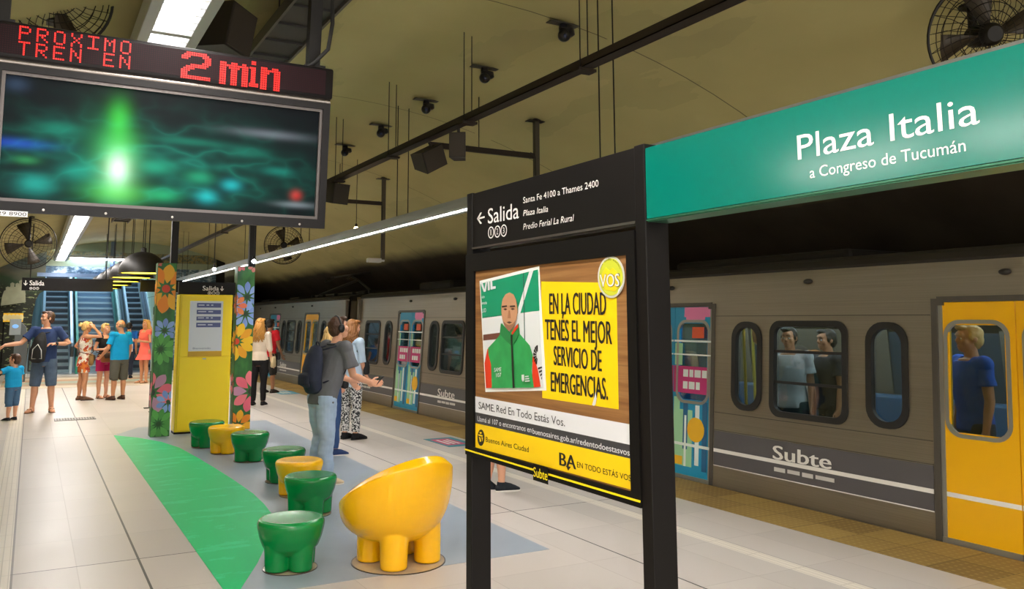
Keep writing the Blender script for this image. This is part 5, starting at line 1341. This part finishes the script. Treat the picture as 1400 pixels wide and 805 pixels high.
    def foot(s, bm, k, grow):
        hip, kn, an, ft = s.legs[k]; H = s.H; sd = V((ft.y, -ft.x, 0)).normalized()
        fl_ = an.z - .043*H if s.flat.get(k, True) else an.z-.043*H
        toe_up = s.toe.get(k, 0) if hasattr(s, 'toe') else 0
        base = V((an.x, an.y, an.z-.043*H)); F3 = (V((ft.x, ft.y, 0)).normalized()*math.cos(toe_up)+V((0, 0, math.sin(toe_up)))); U3 = sd.cross(F3)*1
        if U3.z < 0: U3 = -U3
        heel = base if not toe_up else V((an.x, an.y, an.z))-U3*.043*H
        p = lambda y, z: heel+F3*(y*H)+U3*(z*H)
        G = grow
        tube(bm, [p(-.034, .018)-F3*G, p(-.02, .020), p(.02, .026), p(.055, .021), p(.085, .015), p(.103, .011), p(.112, .010)+F3*G],
             [(.012*H+G, .014*H), (.0185*H+G, .020*H+G*.3), (.020*H+G, .026*H+G*.5), (.0235*H+G, .020*H+G), (.025*H+G, .0145*H+G*.7), (.020*H+G, .010*H+G*.6), (.010*H+G, .006*H+G*.4)], 14, ref=sd)
        tube(bm, [p(-.002, .015), an+V((0, 0, .012*H))], [.026*H+G, .0225*H+G], 12)
    flat = {}
    # ------------------------------------------------ clothes
    def shirt(s, mat, hem=.49, sleeve=.55, grow=.014, neck=.826, name='shirt', loose=0, ripple=.004, flare=None):
        bm = BM(); zs = [hem, hem+.01]+[z for z in (.54, .58, .61, .65, .68, .72, .75, .78, .80, .818) if hem+.02 < z < neck-.005]+[neck]
        pts, rad = s.rings(zs, grow, flare)
        if loose:      # a loose shirt hangs straight from the chest
            w = s.rings([.74], grow)[1][0]; rad = [(max(a, w[0]*(loose if z.z/s.H < .70 else 0)), max(b, w[1]*(loose if z.z/s.H < .70 else 0))) for (a, b), z in zip(rad, pts)]
        tube(bm, pts, rad, 24, ref=(1, 0, 0)); ar = s.armr(); H = s.H
        if sleeve > 0:
            for k in 'RL':
                g = 1 if k == 'R' else -1; sh, el, wr = s.arms[k][:3]
                P_ = [V((.05*g, s.torso_y(s.sz), s.sz-.006))*H, sh]; R_ = [.036*H+grow, ar[0]*1.12*H+grow]
                end = lerp(sh, el, min(1, sleeve)); P_ += [lerp(sh, end, .6), end]; R_ += [ar[1]*1.06*H+grow, ar[1]*1.05*H+grow*(1.6 if sleeve < 1 else 1)]
                if sleeve > 1: e2 = lerp(el, wr, sleeve-1); P_ += [lerp(el, e2, .6), e2]; R_ += [ar[3]*H+grow, ar[4]*H+grow*1.1]
                tube(bm, P_, R_, 14); ball(bm, sh, ar[0]*1.14*H+grow, u=14, v=10)
        return s.add(name, remesh(bm, max(.007, s.vx), 3, ripple), mat)
    def trousers(s, mat, length=1.0, grow=.012, top=.575, name='trousers', cuff=1.0, ripple=.004):
        """length: share of the leg below the hip joint that is covered"""
        bm = BM(); tube(bm, *s.rings([.458, .48, .50, .52, .54, top-.01, top], min(grow, .008)), n=24, ref=(1, 0, 0)); lr = s.legr(); H = s.H
        for k in 'RL':
            hip, kn, an, ft = s.legs[k]; L = length*2
            P_ = [hip+V((0, 0, .025*H)), hip]; R_ = [.05*H+grow, lr[0]*H*1.02+grow]
            e1 = lerp(hip, kn, min(1, L)); P_ += [lerp(hip, e1, .5), e1]; R_ += [lerp(lr[0], lr[1], .8)*H+grow, (lr[2] if L >= 1 else lerp(lr[1], lr[2], max(0, L-.5)*2))*H+grow*cuff]
            if L > 1:
                e2 = lerp(kn, an, L-1); bk = V((-ft.x, -ft.y, 0))*.008*H
                P_ += [lerp(kn, e2, .35)+bk, lerp(kn, e2, .75), e2]; R_ += [lr[3]*H+grow, lr[3]*.9*H+grow, lerp(lr[3], lr[4], .75)*H+grow*cuff*1.3]
            tube(bm, P_, R_, 18)
        return s.add(name, remesh(bm, max(.007, s.vx), 3, ripple, 7.0, 1.2), mat)
    def skirt(s, mat, z0, top=.60, flare=.30, grow=.012, name='skirt'):
        bm = BM(); zs = [z0+(top-z0)*i/8 for i in range(9)]; pts, rad = s.rings(zs, grow, (.50, flare)); tube(bm, pts, rad, 26, ref=(1, 0, 0))
        return s.add(name, remesh(bm, max(.008, s.vx), 3, .006, 10, .15), mat)
    def shoes(s, mat, sole=None, grow=.006, collar=0):
        for k in 'RL':
            bm = BM(); s.foot(bm, k, grow); o = s.add('shoe', remesh(bm, max(.005, s.vx*.8), 2), mat)
            if sole:
                hip, kn, an, ft = s.legs[k]; H = s.H; F3 = V((ft.x, ft.y, 0)).normalized(); sd = V((F3.y, -F3.x, 0)); tu = s.toe.get(k, 0) if hasattr(s, 'toe') else 0
                F2 = F3*math.cos(tu)+V((0, 0, math.sin(tu))); U3 = sd.cross(F2); U3 = U3 if U3.z > 0 else -U3
                bp = an-U3*(.043*H); bm = BM()
                out = [(-.040, .0), (-.036, .016), (0, .022), (.05, .026), (.09, .028), (.112, .018), (.121, 0)]; out = out+[(y, -x) for y, x in out[-2:0:-1]]
                slab(bm, [bp+F2*(y*H)+sd*(x*H)-U3*.006 for y, x in out], U3, .018); so = s.add('sole', bm, sole); so.parent = o
    def sandals(s, mat):
        for k in 'RL':
            hip, kn, an, ft = s.legs[k]; H = s.H; F3 = V((ft.x, ft.y, 0)).normalized(); sd = V((F3.y, -F3.x, 0)); bp = V((an.x, an.y, an.z-.043*H)); bm = BM()
            out = [(-.040, .0), (-.036, .016), (0, .022), (.05, .026), (.09, .028), (.112, .018), (.121, 0)]; out = out+[(y, -x) for y, x in out[-2:0:-1]]
            slab(bm, [bp+F3*(y*H)+sd*(x*H)-V((0, 0, .008)) for y, x in out], (0, 0, 1), .014)
            tube(bm, [bp+F3*.03*H+sd*.026*H, bp+F3*.05*H+sd*.018*H+V((0, 0, .038*H)), bp+F3*.075*H+V((0, 0, .032*H)), bp+F3*.05*H-sd*.018*H+V((0, 0, .038*H)), bp+F3*.03*H-sd*.026*H], .006, 8)
            s.add('sandal', bm, mat)
    # ------------------------------------------------ hair
    def hair(s, mat, style='short', length=.2, wave=.012, n_locks=46, seed=1):
        H = s.hs; M_ = s.hm(); bm = BM(); rnd = random.Random(seed)
        if style == 'bald':
            for g in (-1, 1):
                ball(bm, V((.034*g, -.02, .052))*H, (.0155*H, .036*H, .022*H))
            ball(bm, V((0, -.042, .045))*H, (.036*H, .020*H, .026*H))
        else:
            ball(bm, V((0, -.013, .079))*H, (.0490*H, .0555*H, .0525*H), u=24, v=16); ball(bm, V((0, -.026, .052))*H, (.0455*H, .042*H, .048*H))
            for g in (-1, 1): ball(bm, V((.041*g, .006, .066))*H, (.009*H, .014*H, .022*H))
            ball(bm, V((.010, .030, .112))*H, (.034*H, .026*H, .016*H))
            if style == 'bun': ball(bm, V((0, -.078, .085))*H, (.028*H, .028*H, .026*H)); ball(bm, V((.01, -.08, .075))*H, (.022*H, .026*H, .02*H))
        bmesh.ops.transform(bm, matrix=M_, verts=bm.verts[:])
        o = s.add('hair', remesh(bm, max(.006, s.vx), 1, (.010 if style == 'long' or s.sex == 'f' else .006) if style != 'bald' else .003, 30, .6), mat)
        if style == 'long':
            bm = BM(); zt_ = s.torso_y(.8)
            for i in range(n_locks):
                a = math.radians(lerp(-22, 202, i/(n_locks-1))+rnd.uniform(-4, 4)); q = rnd.uniform(.8, 1.04)
                p0 = M_ @ (V((.043*math.cos(a)*q, -.012-.046*math.sin(a)*q, .09))*H); p1 = M_ @ (V((.052*math.cos(a)*q, -.018-.054*math.sin(a)*q, .03))*H)
                L = length*s.H*rnd.uniform(.75, 1.05); pts = [p0, p1]; ph = rnd.uniform(0, 6)
                out = V((math.cos(a)*.9, -math.sin(a), 0)); b0 = p1
                for j in range(1, 8):
                    f = j/7; pts.append(b0+V((0, 0, -L*f))+out*(.012*s.H*math.sin(f*2.2))+V((wave*math.sin(ph+f*13), wave*math.cos(ph+f*11), 0))+V((0, -.012*s.H*f, 0)))
                tube(bm, pts, [.006*H, .011*H, .012*H, .0115*H, .011*H, .010*H, .008*H, .006*H, .003*H], 7)
            lk = s.add('hair_locks', bm, mat)
        for g in (-1, 1):
            eb = BM(); tube(eb, [V((.007*g, .0575, .075))*H, V((.018*g, .0565, .0785))*H, V((.029*g, .048, .074))*H], [.0022*H, .0028*H, .0015*H], 6); bmesh.ops.transform(eb, matrix=M_, verts=eb.verts[:]); s.add('eyebrow', eb, mat)
        return o
    def pt(s, x, y, z): return V((x, y+s.torso_y(z), z))*s.H+V((0, 0, s.dz))
    def world(s, p): return s.root.matrix_basis @ p
    def band(s, nm, pts, r, mat):
        bm = BM(); tube(bm, [s.pt(*p) for p in pts], r, 8); return obj(nm, bm, mat, s.root, angle=180)
HAIR = {k: M('hair_'+k, c, .55, var=.35, vs=60, stretch=(1, 1, .2)) for k, c in dict(brown='4a2f1e', dark='1c1512', blond='c9964a', fair='d2ab6b', grey='7d6a55', auburn='8a5a2e', gold='b98238').items()}
def backpack(label, pn, mat, trim, size=(.15, .085, .23), at=(0, -.095, .70), straps=True, sag=0):
    H = pn.H; t = thing('backpack', label, 'backpack', (0, 0, 0)); t.matrix_world = pn.root.matrix_basis.copy()
    c = pn.pt(*at); a, b, h = size; bm = BM()
    pts = [c+V((0, .02, -h)), c+V((0, -.012, -h*.92)), c+V((0, -.025-sag, -h*.5)), c+V((0, -.02-sag*.6, 0)), c+V((0, -.006, h*.6)), c+V((0, .012, h*.9)), c+V((0, .02, h))]
    tube(bm, pts, [(a*.5, b*.4), (a*.92, b*.85), (a, b*1.05), (a*.98, b), (a*.86, b*.8), (a*.6, b*.55), (a*.25, b*.25)], 22, ref=(1, 0, 0))
    obj('pack', remesh(bm, .008, 2, .005, 10), mat, t, angle=180)
    bm = BM(); q = c+V((0, -b*1.05-sag, -h*.42)); tube(bm, [q+V((0, .03, -h*.36)), q+V((0, -.02, -h*.2)), q+V((0, -.02, h*.12)), q+V((0, .03, h*.3))], [(a*.5, .02), (a*.74, .035), (a*.72, .035), (a*.4, .015)], 16, ref=(1, 0, 0)); obj('front_pocket', remesh(bm, .008, 2), trim, t, angle=180)
    if straps:
        for g in (-1, 1):
            s_ = pn
            bm = BM(); tube(bm, [c+V((g*a*.5, b*.5, h*.8)), s_.pt(.062*g, -.045, .822), s_.pt(.066*g, .005, .838), s_.pt(.070*g, .060, .80), s_.pt(.082*g, .076, .73), s_.pt(.098*g, .035, .655), c+V((g*a*.9, b*.3, -h*.6))], [(.020, .007)]*7, 10, ref=(1, 0, 0)); obj('strap', bm, trim, t, angle=180)
    bm = BM(); tube(bm, [c+V((-.03, .03, h*.98)), c+V((-.02, .02, h*1.14)), c+V((.02, .02, h*1.14)), c+V((.03, .03, h*.98))], .008, 8); obj('top_loop', bm, trim, t, angle=180)
    return t
def shoulder_bag(label, pn, c, size, mat, strap_mat, over=None, flap=True, cat='bag'):
    """c: the bag's middle in the person's frame (shares of H); over: points the strap runs through"""
    t = thing('shoulder_bag', label, cat, (0, 0, 0)); t.matrix_world = pn.root.matrix_basis.copy(); q = pn.pt(*c); a, b, h = size
    bm = BM(); tube(bm, [q+V((0, 0, -h)), q+V((0, 0, -h*.8)), q, q+V((0, 0, h*.7)), q+V((0, 0, h))], [(a*.7, b*.6), (a, b), (a*1.02, b*1.1), (a*.92, b*.8), (a*.8, b*.4)], 20, ref=(1, 0, 0)); obj('pouch', remesh(bm, .008, 2, .004, 12), mat, t, angle=180)
    if over:
        bm = BM(); tube(bm, [q+V((-a*.85, 0, h*.8))]+[pn.pt(*p) for p in over]+[q+V((a*.85, 0, h*.8))], [(.012, .005)]*(len(over)+2), 8, ref=(.3, 1, .2)); obj('strap', bm, strap_mat, t, angle=180)
    if flap:
        bm = BM(); tube(bm, [q+V((0, b*.9, h*.8)), q+V((0, b*1.25, h*.3)), q+V((0, b*1.25, -h*.2))], [(a*.85, .012), (a*.9, .014), (a*.7, .01)], 16, ref=(1, 0, 0)); obj('flap', bm, strap_mat, t, angle=180)
    return t
RUBW = M('sole_white', 'dcd8d0', .5); RUBB = M('sole_black', '1c1a19', .6)

# 1 boy pointing
p = P('small boy in turquoise shirt and denim shorts pointing aside, seen from behind', (-.205, 16.42, 0), 1.13, 128, child=True, voxel=.0055)
p.head = (25, 0, 0); p.arm('L', (-.75, .35, -.35), (-.35, .2, .9), curl=.3); p.arm('R', (.12, -.05, -1), (.0, .25, -1)); p.leg('R', (.03, .05, -1), (0, -.05, -1)); p.leg('L', (-.03, 0, -1), (0, -.02, -1)); p.body()
p.shirt(cloth('1c9fd6'), hem=.50, sleeve=.6, grow=.016, neck=.79, loose=1.04); p.trousers(cloth('4e6f92', .25), .62, .016, .55, 'shorts', 1.5); p.shoes(cloth('23252a'), RUBW, .006); p.hair(HAIR['brown'], 'short', seed=3)
# 2 man with the sling bag
p = P('tall man in navy shirt and denim shorts with a black bag on his chest', (.26, 17.65, 0), 1.86, -98, voxel=.006, build=.92)
p.head = (-62, -4, 0); p.arm('R', (.62, .35, -.75), (.92, .45, -.12), (.7, .4, -.75), curl=.5); p.arm('L', (-.62, -.05, -.80), (.85, .62, .02), curl=.8)
p.leg('R', (.09, .02, -1), (.06, -.04, -1), (.35, 1, 0)); p.leg('L', (-.09, .02, -1), (-.05, -.04, -1), (-.3, 1, 0)); p.body()
p.shirt(cloth('2f4068'), hem=.50, sleeve=.66, grow=.018, loose=1.02); p.trousers(cloth('55677f', .3), .52, .022, .57, 'shorts', 1.5); p.sandals(M('sandal_brown', '3a2a22', .6)); p.hair(HAIR['brown'], 'short', seed=5)
wr = p.arms['L'][2]; d = p.arms['L'][5]; bm = BM(); tube(bm, [wr-d*.05, wr-d*.02], .034, 14); ball(bm, wr-d*.035+V((0, .03, .012)), .022); p.add('wristwatch', bm, M('watch_black', '1b1b1d', .3))
man = p
t = thing('sling_bag', 'black sling bag with white loop trim across the tall man\'s chest', 'bag', (0, 0, 0)); t.matrix_world = p.root.matrix_basis.copy()
q = p.pt(.045, .125, .645); bm = BM()
tube(bm, [q+V((.02, .0, -.27)), q+V((.02, .01, -.23)), q+V((.0, .02, -.05)), q+V((-.02, .01, .12)), q+V((-.05, -.02, .24)), q+V((-.06, -.03, .28))], [(.07, .04), (.135, .075), (.14, .085), (.11, .07), (.06, .045), (.03, .02)], 20, ref=(1, 0, 0)); obj('pack', remesh(bm, .008, 2, .006, 10), M('bag_black', '17171a', .7), t, angle=180)
bm = BM(); tube(bm, [q+V((.09, .085, -.20)), q+V((-.07, .085, -.20)), q+V((-.06, .095, -.05)), q+V((.0, .10, .06)), q+V((.08, .095, -.03))], .008, 8, closed=True); obj('trim_loop', bm, M('trim_white', 'd5d5d2', .6), t, angle=180)
bm = BM(); tube(bm, [q+V((-.05, -.02, .25)), p.pt(-.05, .045, .80), p.pt(-.07, .0, .842), p.pt(-.06, -.05, .81), p.pt(.02, -.085, .70), p.pt(.105, -.03, .58), q+V((.09, -.03, -.22))], [(.022, .006)]*7, 8, ref=(1, 0, 0)); obj('strap', bm, M('bag_black', ''), t, angle=180)
# 3 woman in the floral dress
p = P('blond woman in white and orange floral dress with raised hand at her brow', (1.045, 19.85, 0), 1.66, 10, 'f', 'tan')
p.head = (8, 4, 0); p.arm('R', (.35, .80, .0), (-.32, -.62, .80), (-.4, -.5, .7), curl=.6); p.arm('L', (-.45, -.45, -.75), (.35, .75, -.45), curl=.6); p.leg('R', (0, .06, -1), (0, -.02, -1)); p.leg('L', (0, -.06, -1), (0, -.06, -1)); p.body()
n = NT('floral_cloth', .85); n.color(n.mix(n.f('GREATER_THAN', n.noise(13, 2), .56), n.mix(n.f('GREATER_THAN', n.noise(8, 2), .52), 'e6dfd2', 'd4762f'), 'b5402a')); 
p.shirt(n.m, hem=.43, sleeve=.0, grow=.014, neck=.80, name='dress', flare=(.54, .22)); p.trousers(n.m, .32, .016, .52, 'dress_shorts', 1.3); p.shoes(M('shoe_beige', '6b4a36', .6), RUBB, .003); p.hair(HAIR['fair'], 'bun', seed=8)
fw = p
shoulder_bag('tan leather shoulder bag at the floral woman\'s hip', p, (.115, .055, .52), (.11, .05, .12), M('leather_tan', '8a6a3e', .5), M('leather_brown', '4a3020', .5), [(.02, .10, .62), (-.05, .075, .76), (-.075, .0, .832), (-.05, -.065, .76), (.05, -.085, .62)])
# 4 woman in black top
p = P('blond woman in black top and pink shorts facing the bald man', (1.45, 20.15, 0), 1.62, -55, 'f', 'fair')
p.head = (10, 0, 0); p.arm('R', (.32, -.05, -.9), (-.2, .9, .05), curl=.6); p.arm('L', (-.25, .1, -1), (.35, .95, -.1), curl=.6); p.leg('R', (.02, .02, -1), (0, -.04, -1)); p.leg('L', (-.02, .04, -1), (0, -.04, -1)); p.body()
p.shirt(cloth('211f22'), hem=.555, sleeve=.35, grow=.010, neck=.80, name='top'); p.trousers(cloth('b01f5c'), .30, .014, .58, 'shorts', 1.4); p.sandals(M('sandal_brown', '')); p.hair(HAIR['fair'], 'short', seed=9)
shoulder_bag('brown leather handbag on the black top woman\'s side', p, (.06, .13, .555), (.15, .055, .115), M('leather_cognac', '9a5a2c', .45), M('leather_brown', ''), [(.02, .10, .68), (.07, .0, .828), (.08, -.05, .76), (.11, -.02, .62)])
# 5 bald man
p = P('bald man in turquoise shirt and grey shorts seen from behind', (1.72, 19.62, 0), 1.70, 118, skin='tan', build=1.08)
p.head = (18, 6, 0); p.arm('L', (-.30, .05, -1), (-.05, .7, -.55), curl=.6); p.arm('R', (.22, .0, -1), (.10, .45, -.95), curl=.5); p.leg('R', (.05, .02, -1), (.02, -.04, -1)); p.leg('L', (-.06, .0, -1), (-.02, -.03, -1)); p.body()
p.shirt(cloth('0f9ad6'), hem=.50, sleeve=.72, grow=.016, loose=1.0); p.trousers(cloth('57564e'), .54, .024, .55, 'shorts', 1.6); p.shoes(M('shoe_brown', '4a2c20', .5), RUBB, .005); p.hair(HAIR['grey'], 'bald')
# 6 woman in coral dress
p = P('blond woman in coral dress beside the information board, holding white papers', (2.76, 24.4, 0), 1.70, -150, 'f', 'tan')
p.head = (0, -10, 0); p.arm('R', (.3, .1, -.9), (.1, .95, .25), curl=.7); p.arm('L', (-.3, .1, -.9), (.3, .9, .1), curl=.7); p.body()
p.shirt(cloth('ec6a60'), hem=.56, sleeve=.3, grow=.012, neck=.80, name='dress'); p.skirt(cloth('ec6a60'), .37, .585, .55); p.sandals(M('sandal_brown', '')); p.hair(HAIR['blond'], 'long', .13, .01, 30, 11)
cw = p.world(p.pt(.13, .20, .60)); t = thing('paper_sheets', 'white papers held by the woman in the coral dress', 'papers', cw, .5)
for k in range(3):
    bm = BM(); box(bm, (-.12, -.004+.004*k, -.17+.01*k), (.12, -.001+.004*k, .17+.01*k)); obj('sheet', bm, M('paper_white', 'e4e3df', .6), t, smooth=False)
# 7 person in blue beyond
p = P('dark haired person in blue shirt standing beyond the bald man near the escalator', (2.55, 26.6, 0), 1.62, 80, skin='tan'); p.body()
p.shirt(cloth('1f5fae'), hem=.49, sleeve=.6, grow=.016); p.trousers(cloth('2a3142'), .97); p.shoes(cloth('23252a'), RUBB); p.hair(HAIR['dark'], 'short', seed=14)
# 8 blond woman with black trousers
p = P('woman with long curly blond hair in cream top and black trousers, back turned', (4.06, 16.9, 0), 1.73, 62, 'f', 'fair')
p.head = (-12, 0, 0); p.arm('R', (.18, -.05, -1), (.05, .35, -1), curl=.6); p.arm('L', (-.18, .0, -1), (0, .3, -1), curl=.5); p.leg('R', (.02, .02, -1), (0, -.03, -1)); p.leg('L', (-.02, .0, -1), (0, -.03, -1)); p.body()
p.shirt(cloth('d9c8b4'), hem=.52, sleeve=1.15, grow=.016, name='top'); p.trousers(cloth('1b1a1c'), .97, .008); p.shoes(cloth('211f1f'), RUBW, .004); p.hair(HAIR['gold'], 'long', .17, .02, 54, 4)
shoulder_bag('beige handbag hanging from the blond woman\'s arm', p, (.155, .03, .50), (.05, .10, .11), M('bag_beige', 'c9b48c', .6), M('leather_tan', ''), [(.15, -.01, .60), (.15, .06, .60)], False)
# 9 person in red
p = P('dark haired young man in red shirt and dark shorts facing the train', (4.98, 19.75, 0), 1.72, 35, skin='brown')
p.head = (10, 0, 0); p.arm('R', (.16, .1, -1), (0, .5, -.85), curl=.6); p.leg('R', (.04, .05, -1), (.02, -.03, -1)); p.leg('L', (-.05, -.05, -1), (-.03, -.05, -1)); p.body()
p.shirt(cloth('c8202c'), hem=.49, sleeve=.62, grow=.018); p.trousers(cloth('2b2726'), .56, .022, .57, 'shorts', 1.5); p.shoes(cloth('3a2f2a'), RUBB, .006); p.hair(HAIR['dark'], 'short', seed=16)
backpack('slim black backpack on the young man in red', p, M('bag_black', ''), M('bag_black', ''), (.12, .06, .19), (0, -.085, .715))
shoulder_bag('black pouch at the hip of the young man in red', p, (.12, .03, .50), (.07, .045, .085), M('bag_black', ''), M('bag_black', ''), None, False)
# 10 young man with headphones
p = P('young man with headphones and light jeans wearing a navy backpack beside the stools', (2.74, 8.62, 0), 1.735, 14, voxel=.005, build=.98, lean=.30)
p.head = (-4, -8, 0); p.arm('R', (.16, .22, -.96), (-.10, .93, -.35), (.0, .98, -.15), curl=.75); p.arm('L', (-.14, .2, -.97), (.18, .93, -.30), (.1, .98, -.1), curl=.7)
p.leg('R', (.03, .02, -1), (.0, .0, -1), (.08, 1, 0)); p.leg('L', (-.05, .16, -1), (-.02, -.14, -1), (-.05, 1, 0)); p.body()
p.shirt(cloth('68696d'), hem=.478, sleeve=.72, grow=.022, loose=.98, name='polo_shirt', ripple=.006)
bm = BM(); tube(bm, [p.pt(.045*math.cos(a), -.012+.042*math.sin(a), .838+.006*math.sin(a)) for a in [i*PI/8 for i in range(16)]], (.010, .022), 8, ref=(0, 0, 1), closed=True); obj('collar', bm, cloth('3f4145'), p.root, angle=180)
p.trousers(cloth('a4b9d2', .25), .985, .020, .56, 'jeans', 1.25, ripple=.011); p.shoes(cloth('cbb79a'), RUBW, .006); p.hair(HAIR['brown'], 'short', seed=21)
guy = p
HM = Matrix.Translation((0, 0, p.dz)) @ p.hm(); H = p.hs
bm = BM(); tube(bm, [HM @ (V((.053*math.cos(a), -.006, .058+.076*math.sin(a)))*H) for a in [i*PI/14 for i in range(15)]], (.012, .006), 8, ref=(0, 1, 0)); hp = obj('headphones', bm, M('headphone_black', '141416', .4), p.root, angle=180)
for g in (-1, 1):
    bm = BM(); lathe(bm, [(.001, .042*H), (.020*H, .044*H), (.022*H, .052*H), (.018*H, .060*H), (.001, .061*H)], (0, 0, 0), 18, axis='x')
    bmesh.ops.transform(bm, matrix=HM @ Matrix.Translation((0, -.006*H, .056*H)) @ Matrix.Diagonal((g, 1, 1.25, 1)), verts=bm.verts[:]); obj('ear_cup', bm, M('headphone_black', ''), hp, angle=60)
backpack('navy backpack worn by the young man with headphones', p, M('bag_navy', '232a3e', .75, var=.15), M('bag_navy_dark', '1a2032', .75), (.138, .09, .24), (0, -.110, .69), True, .02)
hw_ = p.arms['R'][2]+p.arms['R'][3]*.095; q = p.world(hw_+V((-.02, .02, p.dz+.03))); t = thing('smartphone', 'dark phone in the hands of the young man with headphones', 'phone', q, math.radians(18-90)); t.rotation_euler = (math.radians(-50), 0, math.radians(-72))
bm = BM(); box(bm, (-.036, -.004, -.07), (.036, .004, .07), bev=.003); obj('case', bm, M('phone_black', '17171a', .3), t, smooth=False)
bm = BM(); box(bm, (-.032, -.0052, -.064), (.032, -.0042, .064)); obj('screen', bm, M('phone_glass', '232a33', .08), t, smooth=False)
# 11 woman just behind him
p = P('blond woman in beige top and blue jeans with camera strap, mostly behind the young man', (3.42, 10.4, 0), 1.62, 8, 'f', 'fair', voxel=.0055)
p.head = (10, -4, 0); p.arm('R', (.12, .12, -1), (-.15, .75, -.55), curl=.7); p.arm('L', (-.12, .1, -1), (.1, .6, -.7), curl=.6); p.leg('R', (.02, .08, -1), (0, -.02, -1)); p.leg('L', (-.02, -.08, -1), (0, -.08, -1)); p.body()
p.shirt(cloth('b89c72'), hem=.52, sleeve=1.2, grow=.014, name='top'); p.trousers(cloth('39527f', .2), .97, .012, name='jeans'); p.shoes(cloth('2c3d66'), RUBW, .006); p.hair(HAIR['fair'], 'long', .15, .012, 44, 6)
shoulder_bag('black camera pouch on a long strap at the jeans woman\'s hip', p, (.10, .07, .555), (.05, .045, .06), M('bag_black', ''), M('bag_black', ''), [(.03, .095, .66), (-.04, .075, .78), (-.06, .0, .842), (-.03, -.07, .76), (.09, -.06, .62)], False)
# 12 woman in the light blue shirt
p = P('woman in pale blue denim shirt and patterned leggings waiting near the train', (4.12, 11.6, 0), 1.70, 22, 'f', 'fair', voxel=.0055)
p.head = (-8, 4, 0); p.arm('R', (.10, .1, -1), (-.05, .45, -.88), curl=.7); p.arm('L', (-.14, .1, -1), (.1, .5, -.9), curl=.6); p.leg('R', (.01, .06, -1), (0, -.03, -1)); p.leg('L', (-.02, -.02, -1), (0, -.04, -1)); p.body()
p.shirt(cloth('b4c8db', .08), hem=.44, sleeve=1.0, grow=.022, loose=1.02, name='denim_shirt', ripple=.007)
n = NT('leggings_print', .85); n.color(n.mix(n.f('GREATER_THAN', n.noise(48, 2), .5), '2a2b30', 'd6d6d4')); p.trousers(n.m, .95, .012, name='leggings', cuff=1.4); p.shoes(cloth('1d1c1e'), RUBB, .006); p.hair(HAIR['auburn'], 'long', .12, .02, 44, 12)
shoulder_bag('black shoulder bag at the side of the pale blue shirt woman', p, (.12, .06, .60), (.035, .05, .10), M('bag_black', ''), M('bag_black', ''), [(.115, .05, .70), (.10, .0, .825), (.10, -.03, .74)], False)
# 13 walker behind the poster
p = P('walking person in dark trainers and shorts, hidden above the ankles by the poster', (4.20, 7.50, 0), 1.68, -8, 'f', 'fair', voxel=.0055)
p.toe = {'L': -.42}; p.leg('R', (.0, .10, -1), (-.02, .0, -1), (.02, 1, 0)); p.leg('L', (.03, .06, -1), (.03, -.22, -1), (0, 1, 0)); p.arm('R', (.1, -.3, -1), (0, .2, -1)); p.arm('L', (-.1, .3, -1), (0, .6, -.9)); p.body()
p.shirt(cloth('4b6f6a'), hem=.50, sleeve=.6, grow=.015); p.trousers(cloth('2d2f3a'), .40, .016, .57, 'shorts', 1.4); p.shoes(cloth('25282e'), RUBW, .006); p.hair(HAIR['brown'], 'long', .10, .01, 36, 13)
# 14 on: riders behind the train's glass
def rider(label, x, y, face, H, sh, skin, hair_, style='short', seat=False, arm_up=False, sex='m', seed=1):
    p = P(label, (x, y, .001), H, face, sex, skin, voxel=.009)
    if seat:
        for k, g in (('R', 1), ('L', -1)): p.leg(k, (.08*g, 1, -.12), (.03*g, .05, -1), (.1*g, 1, 0)); p.arm(k, (.15*g, .3, -1), (-.2*g, .95, -.1))
    if arm_up: p.arm('R', (.35, .55, .55), (-.1, .35, .95), curl=1.1)
    p.body(); p.shirt(cloth(sh), hem=.49, sleeve=.6, grow=.016); p.trousers(cloth('2c303b'), .96); p.shoes(cloth('23252a')); p.hair(HAIR[hair_], style, .12, .01, 30, seed)
rider('rider in blue shirt standing inside the near yellow train door', 6.78, 4.13, 150, 1.66, '1f55b8', 'tan', 'fair', seed=31)
rider('rider with raised arm behind the wide window beside the yellow door', 7.05, 6.22, 200, 1.62, 'c9cfd6', 'tan', 'dark', arm_up=True, seed=32)
rider('dark haired rider standing at the middle of the wide train window', 7.3, 5.95, 160, 1.60, '3a3d45', 'tan', 'dark', seed=33)
rider('seated rider low in the wide train window, pale shirt', 8.35, 7.0, 180, 1.68, 'b9a79a', 'fair', 'auburn', 'short', True, sex='f', seed=34)
rider('rider in pale green behind the far train window past the exit panel', 6.95, 13.75, 75, 1.62, '8fae9c', 'fair', 'dark', 'short', sex='f', seed=35)
rider('rider in red behind the narrow window of the car end', 6.95, 17.2, 140, 1.60, 'c02a2a', 'tan', 'dark', seed=36)
